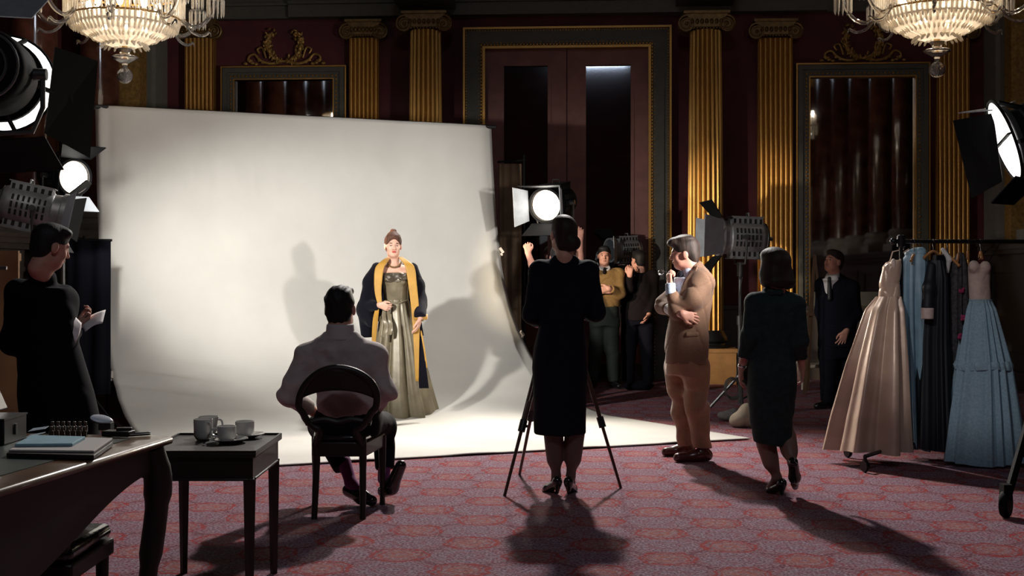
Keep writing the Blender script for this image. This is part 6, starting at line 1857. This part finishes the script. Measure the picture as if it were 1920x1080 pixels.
# navy coat dress with cuff
t, b = gown('navy coat dress with a white cuff beside the pale blue gown', [S(488, 1742, 1768, .06, .1, -.02), S(520, 1734, 1776, .08, .3, -.02), S(640, 1728, 1776, .08, .8, -.02), S(842, 1722, 1780, .11, 1.1, -.05)], M_navysatin, 7, .025, 8)
part('dress', b, M_navysatin, t, smooth=180)
part('sleeve', sdf([Cn(Q(1746, 500, -.06), Q(1741, 540, -.12), .035, .042, .03), Cn(Q(1741, 540, -.12), Q(1739, 579, -.13), .042, .045, .03, fb=True)], .006), M_navysatin, t, smooth=180)
part('cuff', sdf([Cn(Q(1739, 577, -.13), Q(1739, 598, -.13), .048, .044, .01, fa=True, fb=True)], .005), M_pink, t, smooth=180, label='white turned-back cuff')
hanger('wooden hanger of the navy coat dress', 3.31, .11, .11, 0, .08, -1.0)
# black dress
t, b = gown('plain black dress in the middle of the rail', [S(478, 1752, 1770, .05, .1, .08), S(500, 1748, 1778, .07, .3, .08), S(640, 1752, 1786, .07, .8, .12), S(838, 1750, 1794, .09, 1, .14)], M_blackcloth, 7, .025, 9)
part('dress', b, M_blackcloth, t, smooth=180)
hanger('wooden hanger of the plain black dress', 3.40, .10, .09, 0, .06, 1.1)
# white and grey blouse
t, b = gown('white and grey printed dress right of the black dress', [S(470, 1768, 1776, .03, .1, .1), S(490, 1766, 1786, .05, .3, .1), S(530, 1768, 1788, .05, .4, .1), S(830, 1780, 1806, .05, .8, .24)], M_lace, 6, .02, 10)
part('dress', b, mat('grey_printed_silk', (.05, .05, .06), .6, var=.8, scale=18), t, smooth=180)
part('collar', sdf([Cn(Q(1768, 468, .03), Q(1781, 487, .0), .016, .020, .01), Cn(Q(1779, 487, .0), Q(1777, 510, .02), .02, .012, .01)], .005), M_white, t, smooth=180)
hanger('wooden hanger of the white and grey dress', 3.47, .09, .08, 0, .05, 1.2)
# grey lace
t, b = gown('grey lace dress with pink flowers beside the strapless gown', [S(474, 1796, 1806, .03, .1, .02), S(492, 1786, 1812, .06, .4, .02), S(560, 1782, 1814, .08, .7, .02), S(700, 1784, 1818, .06, .9, .06), S(836, 1790, 1822, .06, 1, .09)], M_lace, 7, .02, 12)
part('dress', b, M_lace, t, smooth=180)
rnd = random.Random(4)
for (px, py) in ((1803, 544), (1806, 596), (1798, 630)):
    b = MB()
    for k in range(6): b.sph(Q(px, py, -.07) + V((rnd.uniform(-.015, .015), 0, rnd.uniform(-.015, .015))), (.012, .006, .012), 7)
    part('flower', b, mat('magenta_petals', (.30, .02, .09), .6), t)
hanger('wooden hanger of the grey lace dress', 3.57, .09, .08, 0, .05, 1.3)
# strapless gown
dy = -.03
t, b = gown('strapless gown with pale pink bodice and wide blue tulle skirt on the rail', [S(561, 1817, 1857, .075, .1, dy), S(580, 1812, 1865, .10, .5, -.05), S(680, 1796, 1892, .15, .9, -.11), S(780, 1783, 1908, .18, 1.1, -.16), S(866, 1774, 1920, .20, 1.2, -.20)], M_tulle, 13, .018, 7, n=220)
part('skirt', b, M_tulle, t, smooth=180)
b = MB(); skirt(b, [S(676, 1795, 1893, .155, .6, -.11), S(684, 1792, 1896, .165, .9, -.112), S(692, 1794, 1896, .160, .8, -.114)], 22, .012, 2, 200, 6); part('ruffle', b, M_tulle, t, smooth=180)
pr = [Ts([(Z(564, dy), X(1837, dy), d0 + dy, .082, .068), (Z(530, dy), X(1836, dy), d0 + dy, .080, .066), (Z(500, dy), X(1836, dy), d0 + dy, .083, .07)], k=.02),
      El(Q(1826, 500, dy - .045), (.042, .04, .048), .02), El(Q(1847, 501, dy - .045), (.044, .042, .048), .02), El(Q(1836.5, 486, dy - .03), (.012, .09, .03), .02, None, True)]
part('bodice', sdf(pr, .005, wrinkle(.002, 60, 30, 2)), M_pink, t, smooth=180)
b = MB()
for i in range(1): b.tube([(X(1837, dy) + .085 * math.cos(2 * PI * k / 30), d0 + dy + .072 * math.sin(2 * PI * k / 30), Z(563, dy)) for k in range(30)], .008, 6, closed=True)
part('waistband', b, M_tulle, t)
b = MB()
for s in (-1, 1): b.tube([Q(1837 + s * 14, 495, dy), rail_pt(3.70) + V((s * .02, 0, -.015))], .003, 6)
part('hanging_loop', b, M_blackcloth, t)
# ================================================================ CHANDELIERS
def crystal(name, base, glow_, st):
    m = mat(name, base, .12, coat=.5, var=.35, scale=30, trans=.0)
    b = m.node_tree.nodes['Principled BSDF']
    b.inputs['Subsurface Weight'].default_value = 0.
    nt = m.node_tree
    # thin crystal: part of the light passes through
    tr = nt.nodes.new('ShaderNodeBsdfTranslucent'); tr.inputs['Color'].default_value = (1, .93, .82, 1)
    gl = nt.nodes.new('ShaderNodeBsdfTransparent'); gl.inputs['Color'].default_value = (.95, .9, .82, 1)
    m1 = nt.nodes.new('ShaderNodeMixShader'); m1.inputs[0].default_value = .5
    m2 = nt.nodes.new('ShaderNodeMixShader'); m2.inputs[0].default_value = .18
    out = nt.nodes['Material Output']
    nt.links.new(b.outputs[0], m1.inputs[1]); nt.links.new(tr.outputs[0], m1.inputs[2])
    nt.links.new(m1.outputs[0], m2.inputs[1]); nt.links.new(gl.outputs[0], m2.inputs[2])
    nt.links.new(m2.outputs[0], out.inputs['Surface'])
    return m
M_cry = crystal('cut_crystal', (.86, .80, .72), None, 0)
M_cryc = mat('clear_crystal', (.9, .86, .8), .05, trans=.85, coat=.3)
M_bulb = glow('chandelier_bulb', (1, .87, .70), 40.)
def prism_(mb, p, r, l, n=6, tilt=None):
    """hanging crystal drop with pointed ends"""
    p = V(p); dn = V((0, 0, -1)) if tilt is None else V(tilt).normalized()
    mb.tube([p, p + dn * l * .12, p + dn * l * .85, p + dn * l], [r * .3, r, r * .8, r * .1], n, cap=True)
def make_chandelier():
    t = thing('chandelier', 'x', 'chandelier', (0, 0, 0), 0, 'crystal chandeliers')
    # local frame: z = 0 at the bottom of the ball
    b = MB(); b.sph((0, 0, .075), .075, 20); part('ball_finial', b, M_cryc, t, world=False)
    b = MB()
    for k in range(10):
        a = 2 * PI * k / 10; b.tube([(0.07 * math.cos(a) * math.sin(q), .07 * math.sin(a) * math.sin(q), .075 - .07 * math.cos(q)) for q in [PI * i / 10 for i in range(1, 10)]], .004, 5)
    part('ball_cutting', b, M_cry, t, world=False, stuff=False)
    b = MB(); b.lathe([(.03, .14), (.022, .17), (.03, .19), (.11, .235), (.125, .25), (.11, .262), (.04, .27), (.05, .30), (.07, .33)], n=28); part('hub_dish', b, M_cryc, t, world=False)
    def ringd(n, R, z, r, l, tilt=0., jit=.0):
        m = MB(); rd = random.Random(int(R * 1000))
        for k in range(n):
            a = 2 * PI * (k + rd.uniform(-jit, jit)) / n
            prism_(m, (R * math.cos(a), R * math.sin(a), z + rd.uniform(-.004, .004)), r, l, 6, (-tilt * math.cos(a), -tilt * math.sin(a), -1))
        return m
    # bowl of stepped tiers
    tiers = [(22, .15, .42, .014, .12, -.9), (34, .26, .455, .013, .13, .9), (44, .36, .50, .013, .12, .75), (54, .44, .55, .013, .11, .55), (64, .51, .61, .013, .12, .25)]
    for (n, R, z, r, l, ti) in tiers:
        part('crystal_tier', ringd(n, R, z, r, l, ti, .15), M_cry, t, world=False, smooth=0, stuff=True)
        m = MB(); m.tube([(R * math.cos(2 * PI * i / 40), R * math.sin(2 * PI * i / 40), z) for i in range(40)], .010, 6, closed=True)
        part('tier_ring', m, M_goldd, t, world=False)
    m = MB(); m.lathe([(.10, .34), (.25, .40), (.36, .46), (.45, .54), (.50, .60)], n=40, cap=False); part('bowl', m, M_cry, t, world=False)
    # drum curtains
    part('crystal_curtain', ringd(80, .545, .86, .0125, .26, 0, .1), M_cry, t, world=False, smooth=0, stuff=True)
    part('crystal_curtain', ringd(70, .50, 1.14, .0125, .28, 0, .1), M_cry, t, world=False, smooth=0, stuff=True)
    for R, z in ((.545, .865), (.50, 1.145)):
        m = MB(); m.tube([(R * math.cos(2 * PI * i / 40), R * math.sin(2 * PI * i / 40), z) for i in range(40)], .013, 6, closed=True); part('curtain_ring', m, M_goldd, t, world=False)
    m = MB(); m.lathe([(.02, .3), (.05, .5), (.03, .9), (.06, 1.2), (.03, 1.4), (.015, 1.6)], n=16); part('stem', m, M_goldd, t, world=False)
    m = MB(); m.tube([(0, 0, 1.58), (0, 0, ZC - 3.23)], .012, 8); part('chain', m, M_goldd, t, world=False)
    for k in range(8):
        a = 2 * PI * (k + .0) / 8 + .12; cx, sx = math.cos(a), math.sin(a)
        rp = lambda r, z: (r * cx, r * sx, z)
        m = MB(); m.tube(catmull([rp(.46, .70), rp(.60, .56), rp(.72, .58), rp(.80, .68), rp(.84, .80)], 6), [.020] * 25, 8)
        m.tube(catmull([rp(.52, .62), rp(.62, .50), rp(.72, .47), rp(.78, .50), rp(.80, .46)], 5), [.014] * 16 + [.012, .009, .006, .003, .002], 7)
        ar = part('arm', m, M_cryc, t, world=False)
        m = MB()
        c = V(rp(.84, .82))
        for q in range(12):
            b_ = 2 * PI * q / 12; prism_(m, c + V((.078 * math.cos(b_), .078 * math.sin(b_), .0)), .010, .17, 6); prism_(m, c + V((.055 * math.cos(b_), .055 * math.sin(b_), .20)), .010, .18, 6)
        part('drop_cluster', m, M_cry, ar, world=False, smooth=0, stuff=True)
        m = MB(); m.lathe([(.02, -.02), (.085, .0), (.085, .01), (.02, .012), (.016, .1), (.018, .16)], c, n=16); part('candle_cup', m, M_cryc, ar, world=False)
        m = MB(); m.lathe([(.012, .15), (.02, .18), (.018, .22), (.004, .26)], c, n=12); part('bulb', m, M_bulb, ar, world=False)
    for k in range(9):
        a = 2 * PI * k / 9; m = MB(); m.sph((.32 * math.cos(a), .32 * math.sin(a), .72), (.03, .03, .045), 10); part('bulb', m, M_bulb, t, world=False)
    for k in range(4):
        a = 2 * PI * k / 4 + .4; m = MB(); m.sph((.18 * math.cos(a), .18 * math.sin(a), .52), (.025, .025, .035), 10); part('bulb', m, M_bulb, t, world=False)
    return t
ch = make_chandelier()
Lp, Rp = P(234, 157, 11.6), P(1757, 146, 11.3)
ch.location = Lp; ch['label'] = 'glittering crystal chandelier above the left side of the backdrop'
c2 = copy_tree(ch); c2.location = Rp; c2['label'] = 'glittering crystal chandelier above the clothes rail on the right'; c2.rotation_euler = (0, 0, .3)
for q in (Lp, Rp):
    point('chandelier_light', q + V((0, 0, .80)), 7, .25, (1, .82, .60))
